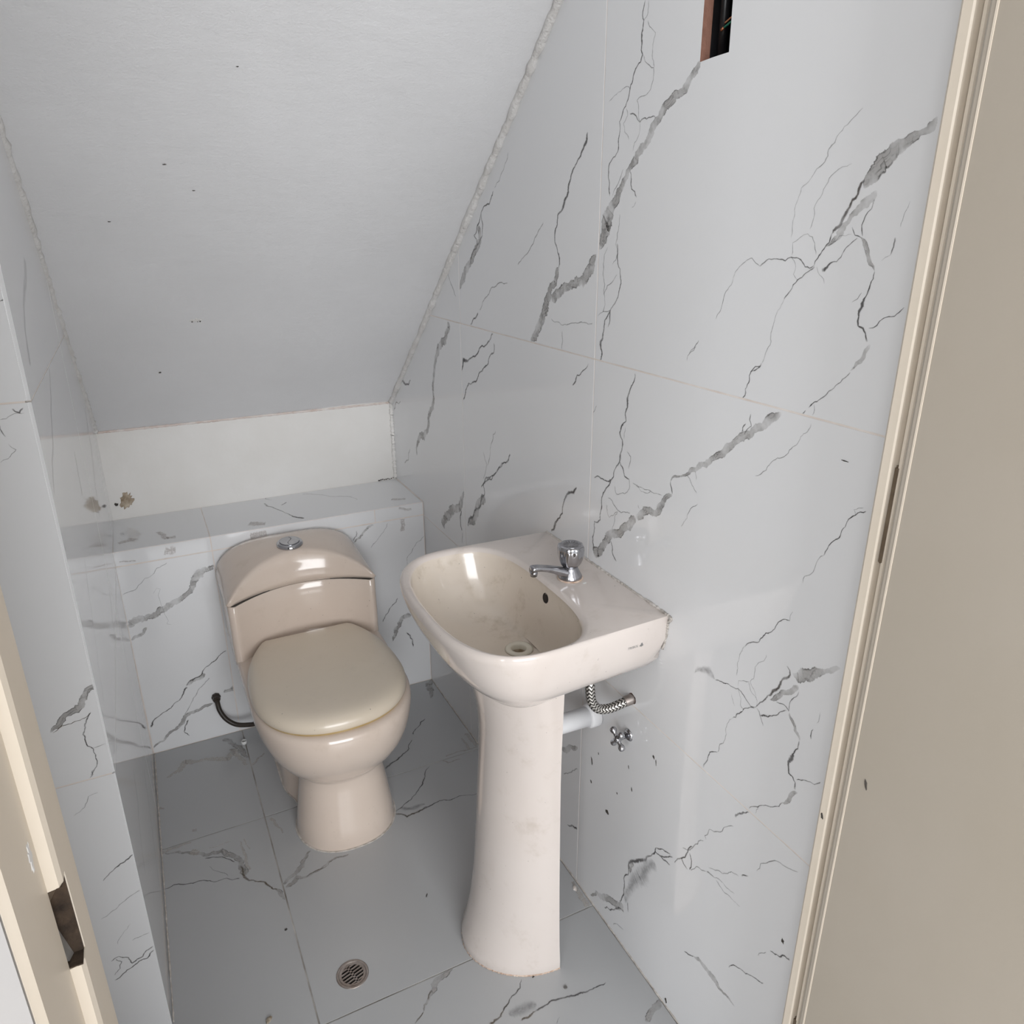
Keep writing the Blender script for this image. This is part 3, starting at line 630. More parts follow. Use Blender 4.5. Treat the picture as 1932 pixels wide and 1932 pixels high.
def rough_line(pts, rnd, step=.006, amp=.16):
    P = [tuple(p) for p in pts]
    for it in range(4):
        Q = [P[0]]
        for i in range(len(P) - 1):
            a, b = P[i], P[i + 1]; d = math.hypot(b[0] - a[0], b[1] - a[1])
            if d > step:
                k = amp * rnd.uniform(-1, 1); w = (a[2] + b[2]) / 2 * rnd.uniform(.85, 1.15)
                Q.append(((a[0] + b[0]) / 2 - (b[1] - a[1]) * k, (a[1] + b[1]) / 2 + (b[0] - a[0]) * k, w))
            Q.append(b)
        P = Q; amp *= .8
    return P
def tile(name, fr, outer, holes, veins, parent, mat='tile', side=None, thick=.008):
    v, f, mi = prism(fr, outer, holes, -thick, 0)
    ns = len(f); uvs = {}; fades = [1.0] * len(v)
    us = [p[0] for p in outer]; vs = [p[1] for p in outer]
    u0, u1, v0, v1 = min(us), max(us), min(vs), max(vs)
    for k, (ty, pts) in enumerate(veins):
        rnd = random.Random(int(pts[0][0] * 1e4) * 31 + int(pts[0][1] * 1e4))
        kw = {'t': 1.5, 'f': 1.35, 'b': 1.12, 'h': 1.6, 'd': 1.25, 'o': 1.5, 's': 1.5, 'p': 1.3, 'r': 1.2}[ty]
        am = {'h': .1, 's': .12, 'p': .1, 'r': .02}.get(ty, .17)
        L = rough_line([(p[0], p[1], p[2] / 1000 * kw) for p in pts], rnd, amp=am)
        if ty in 'bh':
            for e in (0, -1):
                L[e] = (L[e][0], L[e][1], L[e][2] * .3)
            if len(L) > 4:
                for e in (1, -2): L[e] = (L[e][0], L[e][1], L[e][2] * .7)
        h = .00012 + .00001 * (k % 40); b = len(v); n = len(L); s = rnd.uniform(0, 5)
        for i, (u, w, wd) in enumerate(L):
            a, c = L[max(i - 1, 0)], L[min(i + 1, n - 1)]
            du, dv = c[0] - a[0], c[1] - a[1]; dl = math.hypot(du, dv) or 1
            nu, nv = -dv / dl * wd / 2, du / dl * wd / 2
            for sg in (-1, 1):
                v.append(fr.p(min(max(u + sg * nu, u0 + .0002), u1 - .0002), min(max(w + sg * nv, v0 + .0002), v1 - .0002), h))
                fades.append(0.25 if (i in (0, n - 1) and ty not in ('p', 's')) else 1.0)
            if i:
                s2 = s + math.hypot(u - L[i - 1][0], w - L[i - 1][1])
                uvs[len(f)] = ((s, 0), (s2, 0), (s2, 1), (s, 1)); s = s2
                f.append((b + 2 * i - 2, b + 2 * i, b + 2 * i + 1, b + 2 * i - 1)); mi.append(2 + VK.index(ty))
    me = mesh(v, f)
    me.materials.append(MT[mat]); me.materials.append(MT[side or mat])
    for k in VK: me.materials.append(VEIN[k])
    for i, p in enumerate(me.polygons): p.material_index = mi[i]
    l = me.uv_layers.new(name='UVMap')
    for i, q in uvs.items():
        p = me.polygons[i]
        for li, vi in zip(p.loop_indices, p.vertices):
            kk = f[i].index(vi); l.data[li].uv = q[kk]
    at = me.attributes.new('fade', 'FLOAT', 'POINT')
    at.data.foreach_set('value', fades)
    bm = bmesh.new(); bm.from_mesh(me)
    for fc in bm.faces:
        if fc.material_index >= 2 and fc.normal.dot(fr.n) < 0: fc.normal_flip()
    bmesh.ops.recalc_face_normals(bm, faces=[fc for fc in bm.faces if fc.material_index < 2])
    bm.to_mesh(me); bm.free()
    return link(name, me, None, parent)
def tiles(fr, plane, us, vs, parent, gap=.0026, cliplines=(), holes=(), mat='tile', side=None, skip=()):
    vein = {}
    for ty, pts in VEINS.get(plane, []):
        cu = sum(p[0] for p in pts) / len(pts); cv = sum(p[1] for p in pts) / len(pts)
        for i in range(len(us) - 1):
            for j in range(len(vs) - 1):
                if us[i] <= cu < us[i + 1] and vs[j] <= cv < vs[j + 1]: vein.setdefault((i, j), []).append((ty, pts))
    g = gap / 2
    for i in range(len(us) - 1):
        for j in range(len(vs) - 1):
            if (i, j) in skip: continue
            poly = [(us[i] + g, vs[j] + g), (us[i + 1] - g, vs[j] + g), (us[i + 1] - g, vs[j + 1] - g), (us[i] + g, vs[j + 1] - g)]
            for c in cliplines: poly = clip(poly, *c)
            if len(poly) < 3: continue
            hs = [h for (k, h) in holes if k == (i, j)]
            tile('tile', fr, poly, hs, vein.get((i, j), []), parent, mat, side)
def slab(name, fr, outer, holes, h0, h1, mat, side=None):
    v, f, mi = prism(fr, outer, holes, h0, h1); me = mesh(v, f)
    me.materials.append(MT[mat]); me.materials.append(MT[side or mat])
    for i, p in enumerate(me.polygons): p.material_index = mi[i]
    bm = bmesh.new(); bm.from_mesh(me); bmesh.ops.recalc_face_normals(bm, faces=bm.faces); bm.to_mesh(me); bm.free()
    return link(name, me)

# ------------------------------------------------------------------ room shell
JD = .0006     # joint depth
# floor
FF = Frame((0, 0, 0), (1, 0, 0), (0, 1, 0), (0, 0, 1))
floor = struct(slab('floor', FF, [(-.50, YD0), (.74, YD0), (.74, 2.05), (-.50, 2.05)], [[(.195 + .027 * math.cos(2 * PI * i / 20), 1.115 + .027 * math.sin(2 * PI * i / 20)) for i in range(20)]], -.05, -.0013, 'floor_grout', 'cavity'), 'grey marbled porcelain floor tiles')
dr = [(.195 + .0285 * math.cos(2 * PI * i / 28), 1.115 + .0285 * math.sin(2 * PI * i / 28)) for i in range(28)]
tiles(FF, 'F', [-.488, .112, .7125], [.438, 1.038, 1.638, 2.034], floor, gap=.0032, holes=[((1, 1), dr)], mat='floor_tile', side='cavity')
# right wall, with the chased slot at the top and the hose hole
FR = Frame((XR, 0, 0), (0, 1, 0), (0, 0, 1), (-1, 0, 0))
slot = [(.8325, 1.5965), (.8335, 1.66), (.832, 1.75), (.885, 1.75), (.8865, 1.66), (.8865, 1.5945), (.862, 1.5958)]
rh = random.Random(3)
hose_hole = [(.946 + (.0115 + rh.uniform(-.0018, .0018)) * math.cos(2 * PI * i / 14), .5925 + (.0105 + rh.uniform(-.001, .0006)) * math.sin(2 * PI * i / 14)) for i in range(14)]
topR = (SL, 1, ZU + YU * SL)
def grow(l, d=.0012):
    cu = sum(p[0] for p in l) / len(l); cv = sum(p[1] for p in l) / len(l)
    return [(p[0] + math.copysign(d, p[0] - cu), p[1] + math.copysign(d, p[1] - cv)) for p in l]
def ow(y0, y1, z0, z1, c): return clip([(y0, z0), (y1, z0), (y1, z1), (y0, z1)], *c)
wall_right = struct(slab('wall_right', FR, ow(YD0, 2.34, -.02, 2.6, topR), [grow(slot), grow(hose_hole)], -.016, -JD, 'grout', 'clay'), 'white tiled wall with grey marble veins')
tiles(FR, 'R', [.511, 1.111, 1.709, 2.307], [0, .5795, 1.1825, 1.7845, 2.386], wall_right, cliplines=[topR], holes=[((0, 2), slot), ((0, 1), hose_hole)], side='clay')
# pier and left wall
FI = Frame((0, YP, 0), (1, 0, 0), (0, 0, 1), (0, -1, 0))
pier = struct(slab('wall_pier', FI, [(-.52, -.02), (-.137, -.02), (-.137, 1.83), (-.52, 1.83)], [], -.06, -JD, 'grout'), 'white marbled tiled pier beside the doorway')
tiles(FI, 'I', [-.52, -.1335], [0, .5795, 1.1825, 1.7845], pier)
FW = Frame((-.135, YP, 0), (.007, 1, 0), (.004, 0, 1), (1, -.007, -.004))
topW = (SL, 1, ZU + (YU - YP) * SL)
for k in VEINS['W']:
    for i, p in enumerate(k[1]): k[1][i] = (p[0] - YP, p[1], p[2])
wall_left = struct(slab('wall_left', FW, ow(.008, 1.17, -.02, 2.0, topW), [], -.05, -JD, 'grout'), 'glossy white tiled left wall')
tiles(FW, 'W', [.0, .598, 1.14], [0, .5795, 1.1825, 1.7845], wall_left, cliplines=[topW])
wall_nook = struct(link('wall_nook', boxes([(-.54, YD0, -.02, -.50, YP + .06, 2.62)]), 'white'), 'plain wall of the wider front part')
# ledge boxed in behind the toilet
FL = Frame((0, YB, 0), (1, 0, 0), (0, 0, 1), (0, -1, 0))
FT = Frame((0, 0, ZL), (1, 0, 0), (0, 1, 0), (0, 0, 1))
ledge = struct(link('wall_ledge', boxes([(-.129, YB + JD, -.02, .7135, YU, ZL - JD)]), 'grout'), 'low boxed ledge clad in white marbled tile')
tiles(FL, 'L', [-.1275, .1075, .7125], [0, .5815], ledge)
tiles(FL, 'L', [-.1275, .1075, .562, .7125], [.5825, .6228], ledge)
tiles(FT, 'T', [-.1265, .1075, .7125], [YB + .0005, YU - .001], ledge)
wall_back = struct(link('wall_back', boxes([(-.13, YU, .60, .7135, YU + .06, ZU + .06)]), 'upstand'), 'plastered upstand above the ledge')
# sloping ceiling under the stair
def slope_pt(x, y, d=0):
    nn = Vector((0, -SL, -1)).normalized()
    return Vector((x, y, zs(y))) + nn * d
def ceiling_mesh():
    nx, ny = 60, 120; v = []; f = []; rn = random.Random(5)
    for i in range(nx + 1):
        for j in range(ny + 1):
            x = -.50 + (.73 + .50) * i / nx; y = .30 + (YU + .02 - .30) * j / ny
            d = .0012 * math.sin(7 * x + 3 * y) * math.sin(9 * y) + .0008 * math.sin(17 * x - 11 * y + 1) * math.sin(13 * y + 5 * x)
            v.append(slope_pt(x, y, d))
    for i in range(nx):
        for j in range(ny):
            a = i * (ny + 1) + j; f.append((a, a + 1, a + ny + 2, a + ny + 1))
    b = len(v)
    v += [slope_pt(-.5, .30, -.1), slope_pt(.73, .30, -.1), slope_pt(.73, YU + .02, -.1), slope_pt(-.5, YU + .02, -.1)]
    f.append((b, b + 1, b + 2, b + 3))
    me = mesh(v, f); 
    bm = bmesh.new(); bm.from_mesh(me)
    for fc in bm.faces:
        if (fc.normal.z > 0) != (fc.verts[0].index >= b): fc.normal_flip()
    bm.to_mesh(me); bm.free(); return me
ceiling = struct(link('ceiling', ceiling_mesh(), 'plaster', smooth=True), 'sloping plastered underside of the stair')
def bead(name, pts, r, mat, parent, seed, jit=.35, n=8, squash=None):
    rn = random.Random(seed); P = spline(pts, 40)
    return link(name, tube([p + Vector((rn.uniform(-1, 1), rn.uniform(-1, 1), rn.uniform(-1, 1))) * r * jit * .4 for p in P], r, n, rad=[r * rn.uniform(1 - jit, 1 + jit) for _ in P]), mat, parent, True)
bead('plaster_edge', [slope_pt(XR - .003, y, .003) for y in (2.285, 1.9, 1.5, 1.1, .8)], .0085, 'bead', ceiling, 1, .25)
bead('plaster_edge', [slope_pt(-.125 + .004 * (2.28 - y) / 1.1 * -1, y, .001) for y in (2.285, 2.0, 1.6, 1.17)], .008, 'bead', ceiling, 2, .3)
bead('joint_bead', [(x, YU - .0005, ZU - .003) for x in (-.12, .1, .3, .5, .705)], .0032, 'pinkbead', wall_back, 4, .25)
bead('corner_bead', [(.710, YU - .002, z) for z in (.63, .72, .80, .875)], .006, 'upstand', wall_back, 6, .3)
bead('grout_bead', [(XR - .001, y, ZL + .0005) for y in (YB + .01, 2.15, 2.28)], .0016, 'grout', ledge, 8, .3, 6)
bead('floor_bead', [(XR - .0005, y, .0005) for y in (.53, .9, 1.3, 1.7, 2.03)], .0017, 'caulk', floor, 9, .5, 6)
bead('floor_bead', [(-.132 + .006 * (y - 1.17) / .86, y, .0005) for y in (1.17, 1.5, 1.8, 2.03)], .0017, 'caulk', floor, 10, .5, 6)
# chipped patches of plaster
def blob(name, pt, U, V, nrm, ru, rv, mat, parent, seed, h=.0012, n=22, jag=.35):
    rn = random.Random(seed); c = Vector(pt); U = Vector(U); V = Vector(V); nn = Vector(nrm)
    o = [(1 + rn.uniform(-jag, jag)) for _ in range(n)]
    R = []
    for s, hh in ((1, 0), (.85, h), (.4, h * 1.3)):
        R.append([c + U * (ru * s * o[i] * math.cos(2 * PI * i / n)) + V * (rv * s * o[i] * math.sin(2 * PI * i / n)) + nn * hh for i in range(n)])
    return link(name, loft(R), mat, parent)
blob('chipped_patch', (-.082, YU, .675), (1, 0, .2), (0, 0, 1), (0, -1, 0), .017, .022, 'stain', wall_back, 15, n=30, jag=.26)
blob('chipped_patch', (-.109, YU, .668), (1, 0, 0), (0, 0, 1), (0, -1, 0), .005, .005, 'speck', wall_back, 12)
sn = Vector((0, -SL, -1)).normalized(); sv = Vector((0, -1, SL)).normalized()
sU = Vector((1, 0, 0))
def speck(name, pt, U, V, nrm, ru, rv, parent, seed, mat='speck', h=.0006, n=9):
    return blob(name, pt, U, V, nrm, ru, rv, mat, parent, seed, h, n, .4)
speck('dirt_speck', slope_pt(.054, 2.072, 0), (.75, 0, 0), sv, sn, .0045, .003, ceiling, 21)
speck('dirt_speck', slope_pt(.0, 1.654, 0), sU, sv, sn, .0026, .001, ceiling, 22)
speck('dirt_speck', slope_pt(.101, 1.544, 0), sU, sv, sn, .003, .001, ceiling, 23)
speck('dirt_speck', slope_pt(.147, 1.591, 0), sU, sv, sn, .0025, .001, ceiling, 24)
speck('dirt_speck', slope_pt(.217, 1.386, 0), sU, sv, sn, .0022, .001, ceiling, 25)
blob('chipped_patch', slope_pt(.143, 1.905, -.0004), sU, sv, sn, .012, .006, 'bead', ceiling, 26, .0012)
for i, dx in enumerate((-.009, .003, .008)):
    speck('dirt_speck', slope_pt(.143 + dx, 1.909, -.0004), sU, sv, sn, .0018, .0018, ceiling, 27 + i, h=.0014)
for i, (y, z, a, b) in enumerate(((1.068, .365, .0016, .011), (1.006, .284, .006, .005), (.873, .515, .0025, .004), (1.068, .313, .0022, .004), (.929, .398, .0018, .005), (.943, .441, .0012, .005), (.782, .013, .003, .005), (.574, 1.143, .006, .0008), (.55, .417, .0025, .004), (.865, .508, .001, .006), (1.045, .40, .001, .003), (.975, .355, .0015, .002))):
    speck('dirt_speck', (XR, y, z), (0, 1, 0), (0, .25, 1), (-1, 0, 0), a, b, wall_right, 40 + i)
for i in range(9):
    speck('dirt_speck', (.655 + i * .006, YU - .0005, ZL + .002 + .001 * (i % 3)), (1, 0, 0), (0, 0, 1), (0, -1, 0), .004 - .0003 * i, .0017, wall_back, 60 + i, 'cavity')

# ------------------------------------------------------------------ door wall, frame and leaf
wall_front = struct(link('wall_front', boxes([(-.54, YD0 + .002, -.02, -.125, YD1 - .004, 2.62), (.70, YD0 + .002, -.02, .78, YD1 - .004, 2.62), (-.125, YD0 + .002, 2.06, .70, YD1 - .004, 2.62)]), 'hallwall_dimmed'), 'white wall around the doorway')
def extrude(profile, z0, z1):
    n = len(profile)
    return loft([[Vector((x, y, z)) for x, y in profile] for z in (z0, z1)])
frame = struct(bpy.data.objects.new('trim_1', None), 'cream painted door frame'); C.objects.link(frame); frame['_w'] = (0, 0, 0)
LJ = [(-.0905, .475), (-.0868, .468), (-.0866, .462), (-.0866, .424), (-.0885, .4195), (-.0945, .4185), (-.0945, .352), (-.098, YD0), (-.125, YD0), (-.125, .475)]
LJn = [(-.0905, .475), (-.0868, .468), (-.0866, .462), (-.0866, .4325), (-.091, .4312), (-.104, .4308), (-.105, .421), (-.100, .4195), (-.0945, .4185), (-.0945, .352), (-.098, YD0), (-.125, YD0), (-.125, .475)]
link('jamb', extrude(LJ, 0, .972), 'cream', frame)
link('jamb', extrude(LJn, .972, 1.034), 'cream', frame)
link('jamb', extrude(LJ, 1.034, 2.03), 'cream', frame)
RJ = [(.643, .4755), (.6402, .472), (.640, .463), (.641, .4612), (.663, .4610), (.663, .4590), (.648, .4588), (.646, .4575), (.646, .4545), (.650, .452), (.70, .452), (.70, .4755)]
link('jamb', extrude(RJ, 0, 2.03), 'cream', frame)
link('jamb_head', boxes([(-.125, YD0, 2.03, .70, YD1, 2.06)]), 'cream', frame)
# torn strike opening in the left jamb
sk = bpy.data.objects.new('strike_opening', None); C.objects.link(sk); sk.parent = frame; sk['_w'] = (0, 0, 0)
def shard(rows): return loft([[Vector(p) for p in q] for q in rows])
link('shade_lining', boxes([(-.108, .4205, .973, -.1035, .4312, 1.033), (-.1045, .4300, .9725, -.0870, .4310, 1.0335), (-.1045, .4192, .9718, -.0872, .4310, .9728), (-.1045, .4192, 1.0330, -.0872, .4310, 1.0342)]), 'shadewood', sk)  # added liners, their dark colour stands for shade in the opening
link('strike_plate', shard(([(-.1035, .4298, .974), (-.0925, .4295, .973), (-.0945, .4240, .9735), (-.1035, .4215, .974)], [(-.1035, .4298, .996), (-.0965, .4290, .994), (-.0985, .4240, .992), (-.1035, .4215, .995)], [(-.1035, .4285, 1.008), (-.1000, .4280, 1.010), (-.1012, .4240, 1.006), (-.1035, .4220, 1.008)])), 'grey', sk)
link('splinter', shard(([(-.1035, .4298, 1.033), (-.0880, .4300, 1.033), (-.0895, .4240, 1.033), (-.1035, .4215, 1.033)], [(-.1035, .4298, 1.026), (-.0930, .4300, 1.024), (-.0960, .4260, 1.027), (-.1035, .4235, 1.026)], [(-.1035, .4296, 1.012), (-.1010, .4296, 1.011), (-.1015, .4275, 1.013), (-.1035, .427, 1.012)])), 'hingebrown', sk)
link('splinter', shard(([(-.1035, .4250, 1.022), (-.0990, .4240, 1.021), (-.0995, .4215, 1.023), (-.1035, .421, 1.022)], [(-.1035, .4255, 1.002), (-.0978, .4242, 1.000), (-.0988, .4212, .999), (-.1035, .4205, 1.001)], [(-.1035, .424, .984), (-.102, .423, .984), (-.1023, .4215, .984), (-.1035, .421, .984)])), 'copper', sk)
link('dimmed_face', boxes([(-.125, YD0 - .003, 0, -.0985, YD0 + .0005, 2.05)]), 'hallwall_dimmed', frame)  # added cover over the jamb front, colour dimmed against the hall light
blob('paint_patch', (-.0945, .405, 1.073), (0, 1, 0), (0, 0, 1), (1, 0, 0), .004, .009, 'white', frame, 77, .0004)
# hinges sunk in the gap between frame and leaf
for zc in (1.126, .36, 1.80):
    link('hinge', boxes([(.6475, .4592, zc - .052, .662, .4608, zc + .052), (.6455, .4565, zc - .05, .6475, .4606, zc + .05)]), 'hingebrown', frame)
# leaf, standing open towards the hall
leaf = bpy.data.objects.new('door_1', None); C.objects.link(leaf); leaf.location = (.655, .44, 0); leaf['_w'] = (.655, .44, 0)
struct(leaf, 'cream flush door leaf standing open')
LP = [(.6372, .4460), (.6356, .4452), (.6350, .4435), (.6350, -.262), (.6365, -.264), (.672, -.264), (.672, .446)]
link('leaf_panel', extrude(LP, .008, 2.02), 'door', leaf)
link('edge_strip', extrude([(.6345, .4395), (.6345, .4375), (.636, .4375), (.636, .4395)], .008, 2.02), 'cream', leaf)
link('door_knob', lathe([(.0, 0), (.026, 0), (.026, .006), (.011, .010), (.011, .03), (.026, .042), (.028, .055), (.02, .066), (0, .068)], (.635, -.20, 1.0), (-1, 0, 0)), 'steel', leaf, True)
speck('dirt_speck', (.6349, .419, .831), (0, 1, 0), (0, .3, 1), (-1, 0, 0), .0016, .006, leaf, 81)
speck('dirt_speck', (.6402, .4685, .745), (0, 1, 0), (0, .3, 1), (-1, 0, 0), .0016, .004, frame, 82)
# hall outside the door
struct(link('floor_hall', boxes([(-3.2, -3.6, -.05, 3.0, YD0 - .001, -.004)]), 'hallfloor'), 'hall floor outside the door')
struct(link('ceiling_hall', boxes([(-3.2, -3.6, 2.62, 3.0, YD1, 2.70)]), 'white'), 'hall ceiling outside the door')
struct(link('wall_hall', boxes([(.78, YD0 + .004, -.02, 3.0, YD1, 2.62), (-3.2, YD0 + .004, -.02, -.54, YD1, 2.62)]), 'white'), 'hall wall beside the doorway')

# ------------------------------------------------------------------ toilet
TX = .298
toilet = thing('toilet', 'beige one-piece toilet with closed lid below the tiled ledge', 'toilet', (TX, 1.70, 0))
def egg(yf, yb, hw, yc, n=2.2, nf=44, ns=14, nb=10, pinch=0, hwb=None, z=0, cr=.02):
    hwb = hwb or hw; P = []
    for i in range(nf + 1):
        t = PI * i / nf; c, s = math.cos(t), math.sin(t)
        P.append(Vector((TX - hw * math.copysign(abs(c) ** (2 / n), c), yc - (yc - yf) * abs(s) ** (2 / n), z)))
    for i in range(1, ns):
        k = i / ns; y = yc + (yb - yc) * k
        w = hw + (hwb - hw) * k - pinch * math.exp(-((k - .22) / .13) ** 2)
        if k > .9: w -= cr * ((k - .9) / .1) ** 2 * .5
        P.append(Vector((TX + w, y, z)))
    for i in range(nb + 1):
        P.append(Vector((TX + (hwb - cr) * (1 - 2 * i / nb), yb, z)))
    for i in range(ns - 1, 0, -1):
        k = i / ns; y = yc + (yb - yc) * k
        w = hw + (hwb - hw) * k - pinch * math.exp(-((k - .22) / .13) ** 2)
        if k > .9: w -= cr * ((k - .9) / .1) ** 2 * .5
        P.append(Vector((TX - w, y, z)))
    return P
# z, front y, back y, half width, centre y, pinch, half width at the back
sec = [(0, 1.436, 1.93, .121, 1.56, .022, .121), (.004, 1.434, 1.93, .122, 1.56, .026, .121), (.05, 1.441, 1.93, .116, 1.56, .040, .119), (.10, 1.449, 1.935, .109, 1.56, .042, .118),
       (.15, 1.456, 1.94, .102, 1.56, .038, .117), (.175, 1.459, 1.945, .100, 1.56, .030, .117), (.186, 1.455, 1.95, .104, 1.56, .012, .118), (.20, 1.440, 1.96, .119, 1.56, .006, .125), (.225, 1.416, 1.98, .140, 1.56, 0, .14),
       (.26, 1.392, 2.0, .162, 1.57, 0, .16), (.295, 1.378, 2.015, .176, 1.58, 0, .175), (.325, 1.3715, 2.025, .1835, 1.59, 0, .184), (.345, 1.371, 2.028, .1855, 1.59, 0, .186), (.358, 1.374, 2.028, .184, 1.59, 0, .187), (.3645, 1.380, 2.028, .180, 1.59, 0, .187), (.366, 1.392, 2.028, .170, 1.59, 0, .186)]
link('bowl', loft([egg(yf, yb, hw, yc, 2.25, pinch=pn, hwb=hb, z=z) for z, yf, yb, hw, yc, pn, hb in sec]), 'ceramic', toilet, True)
# tank with a scooped front
TW = .189
def tank_ring(z, yc, ye, yb, hw, r=.016, nf=40):
    P = []
    for i in range(nf + 1):
        u = -1 + 2 * i / nf; x = u * (hw - r)
        P.append(Vector((TX + x, yc + (ye - yc) * abs(u) ** 2.0, z)))
    for i in range(1, 7):
        a = PI / 2 * i / 6; P.append(Vector((TX + hw - r + r * math.sin(a), ye + r - r * math.cos(a), z)))
    for i in range(1, 8): P.append(Vector((TX + hw - .004 * (i / 8) ** 2, ye + r + (yb - ye - r) * i / 8, z)))
    for i in range(0, 13): P.append(Vector((TX + (hw - .012) * (1 - 2 * i / 12), yb, z)))
    for i in range(7, 0, -1): P.append(Vector((TX - hw + .004 * (i / 8) ** 2, ye + r + (yb - ye - r) * i / 8, z)))
    for i in range(6, 0, -1):
        a = PI / 2 * i / 6; P.append(Vector((TX - (hw - r + r * math.sin(a)), ye + r - r * math.cos(a), z)))
    return P
tk = [(.355, 1.832, 1.790, TW - .001), (.366, 1.842, 1.790, TW - .001), (.372, 1.850, 1.791, TW - .001), (.384, 1.857, 1.792, TW - .001), (.41, 1.861, 1.793, TW), (.44, 1.861, 1.794, TW), (.48, 1.862, 1.795, TW), (.516, 1.862, 1.796, TW), (.5185, 1.865, 1.799, TW - .002)]
link('tank', loft([tank_ring(z, yc, ye, 2.029, hw) for z, yc, ye, hw in tk]), 'ceramic', toilet, True)
def tank_lid():
    # columns along x: back foot, back top, top, front crest, front foot
    rings = []; nx = 56
    for i in range(nx + 1):
        u = -1 + 2 * i / nx; ue = math.sin(u * PI / 2) if False else u
        x = TX + ue * (TW + .003)
        yfb = 1.862 + (1.794 - 1.862) * min(1, abs(u) * 1.02) ** 2.0
        edge = max(0, abs(u) - .93) / .07
        yfb += .016 * edge ** 2
        zf = .521 + .083 * max(0, 1 - abs(u) ** 2.1) ** .72
        zb = .521 + .087 * max(0, 1 - abs(u) ** 3.4) ** .55
        yb = 2.026 - .010 * edge
        yc = yfb + .004 + .018 * max(0, 1 - u * u)
        col = [Vector((x, yb, .5195)), Vector((x, yb + .001, .521 + (zb - .521) * .55)), Vector((x, yb - .002, .521 + (zb - .521) * .86)), Vector((x, yb - .010, .521 + (zb - .521) * .985))]
        for j in range(9):
            t = j / 8; y = (yb - .022) * (1 - t) + (yc + .012) * t
            z = zb * (1 - t) + zf * t + .004 * math.sin(PI * t) * (1 - u * u)
            col.append(Vector((x, y, z)))
        hgt = zf - .521
        col += [Vector((x, yc + .004, .521 + hgt * .975)), Vector((x, yc - .003, .521 + hgt * .90)), Vector((x, yc - .008, .521 + hgt * .78)), Vector((x, yfb + (yc - yfb) * .15 - .001, .521 + hgt * .45)), Vector((x, yfb - .001, .521 + hgt * .2)), Vector((x, yfb + .0005, .5195))]
        rings.append(col)
    return loft(rings, True, True, True)
link('tank_lid', tank_lid(), 'ceramic', toilet, True)
link('tank_gap', loft([tank_ring(z, 1.8645, 1.7985, 2.027, TW - .0018) for z in (.5175, .5205)]), 'speck', toilet)
# seat and lid
def lid_ring(z, ins, yf=1.389, yb=1.824, hw=.179, yc=1.585):
    P = []; yf += ins; hw -= ins; ybb = yb - ins; L = .292
    for i in range(45):
        t = PI * i / 44; c, s = math.cos(t), math.sin(t)
        P.append(Vector((TX - .003 - hw * math.copysign(abs(c) ** (2 / 2.25), c), yc - (yc - yf) * abs(s) ** (2 / 2.25), z)))
    for i in range(1, 16):
        y = yc + (ybb - .008 - yc) * i / 15; P.append(Vector((TX - .003 + hw * max(0, 1 - ((y - yc) / L) ** 2.3) ** .5, y, z)))
    wb = hw * (1 - ((ybb - .008 - yc) / L) ** 2.3) ** .5
    for i in range(11): P.append(Vector((TX - .003 + (wb - .010) * (1 - 2 * i / 10), ybb, z)))
    for i in range(15, 0, -1):
        y = yc + (ybb - .008 - yc) * i / 15; P.append(Vector((TX - .003 - hw * max(0, 1 - ((y - yc) / L) ** 2.3) ** .5, y, z)))
    return P
link('seat_ring', loft([lid_ring(.366, .004), lid_ring(.3715, .003)]), 'seam', toilet)
link('seat_lid', loft([lid_ring(z, i) for z, i in ((.3712, .0025), (.3735, 0), (.380, -.0005), (.387, .001), (.393, .0045), (.398, .010), (.4018, .018), (.4045, .029), (.406, .042), (.4066, .06), (.4068, .1))]), 'lid', toilet, True)
# dual flush button
bt = link('flush_button', lathe([(.0, -.004), (.034, -.004), (.0345, .001), (.033, .0045), (.0295, .0075), (.0265, .0078), (.0255, .006), (0, .006)], (.2945, 1.925, .6085), (0, -.08, 1), 40), 'chrome', toilet, True)
bt['label'] = 'chrome dual flush button'
def half(sgn):
    P = []; r = .0245
    for i in range(25):
        a = -PI / 2 + PI * i / 24; P.append((sgn * r * math.cos(a), r * math.sin(a)))
    for i in range(1, 16):
        t = 1 - 2 * i / 16; P.append((.0065 * math.sin(PI * t) + sgn * .0007, r * t))
    o = Vector((.2945, 1.925, .6085))
    return loft([[o + Vector((x * k, y * k - .08 * h, h + (y * k) * .08)) for x, y in P] for h, k in ((.005, 1), (.0088, 1), (.0094, .97))])
link('half_button', half(-1), 'chrome', bt); link('half_button', half(1), 'chrome', bt)
link('base_seal', loft([egg(1.431, 1.932, .125, 1.56, 2.25, pinch=.024, hwb=.124, z=z) for z in (.0002, .0016)]), 'caulk', toilet)

# water hose of the toilet
th = thing('toilet_hose', 'dark brown rubber water hose looping from the ledge to the toilet', 'hose', (.058, 2.01, .02))
link('hose', tube(spline([(.057, 2.028, .134), (.0575, 2.012, .128), (.060, 1.998, .108), (.072, 1.988, .083), (.094, 1.978, .064), (.122, 1.966, .060), (.150, 1.955, .066), (.176, 1.95, .10)], 10), .0068, 14), 'rubber', th, True)
link('nut', lathe([(0, 0), (.0125, 0), (.0125, .006), (.0105, .009), (.0105, .017), (.008, .02), (0, .02)], (.057, 2.0345, .1345), (0, -1, -.1), 8), 'rubber', th)

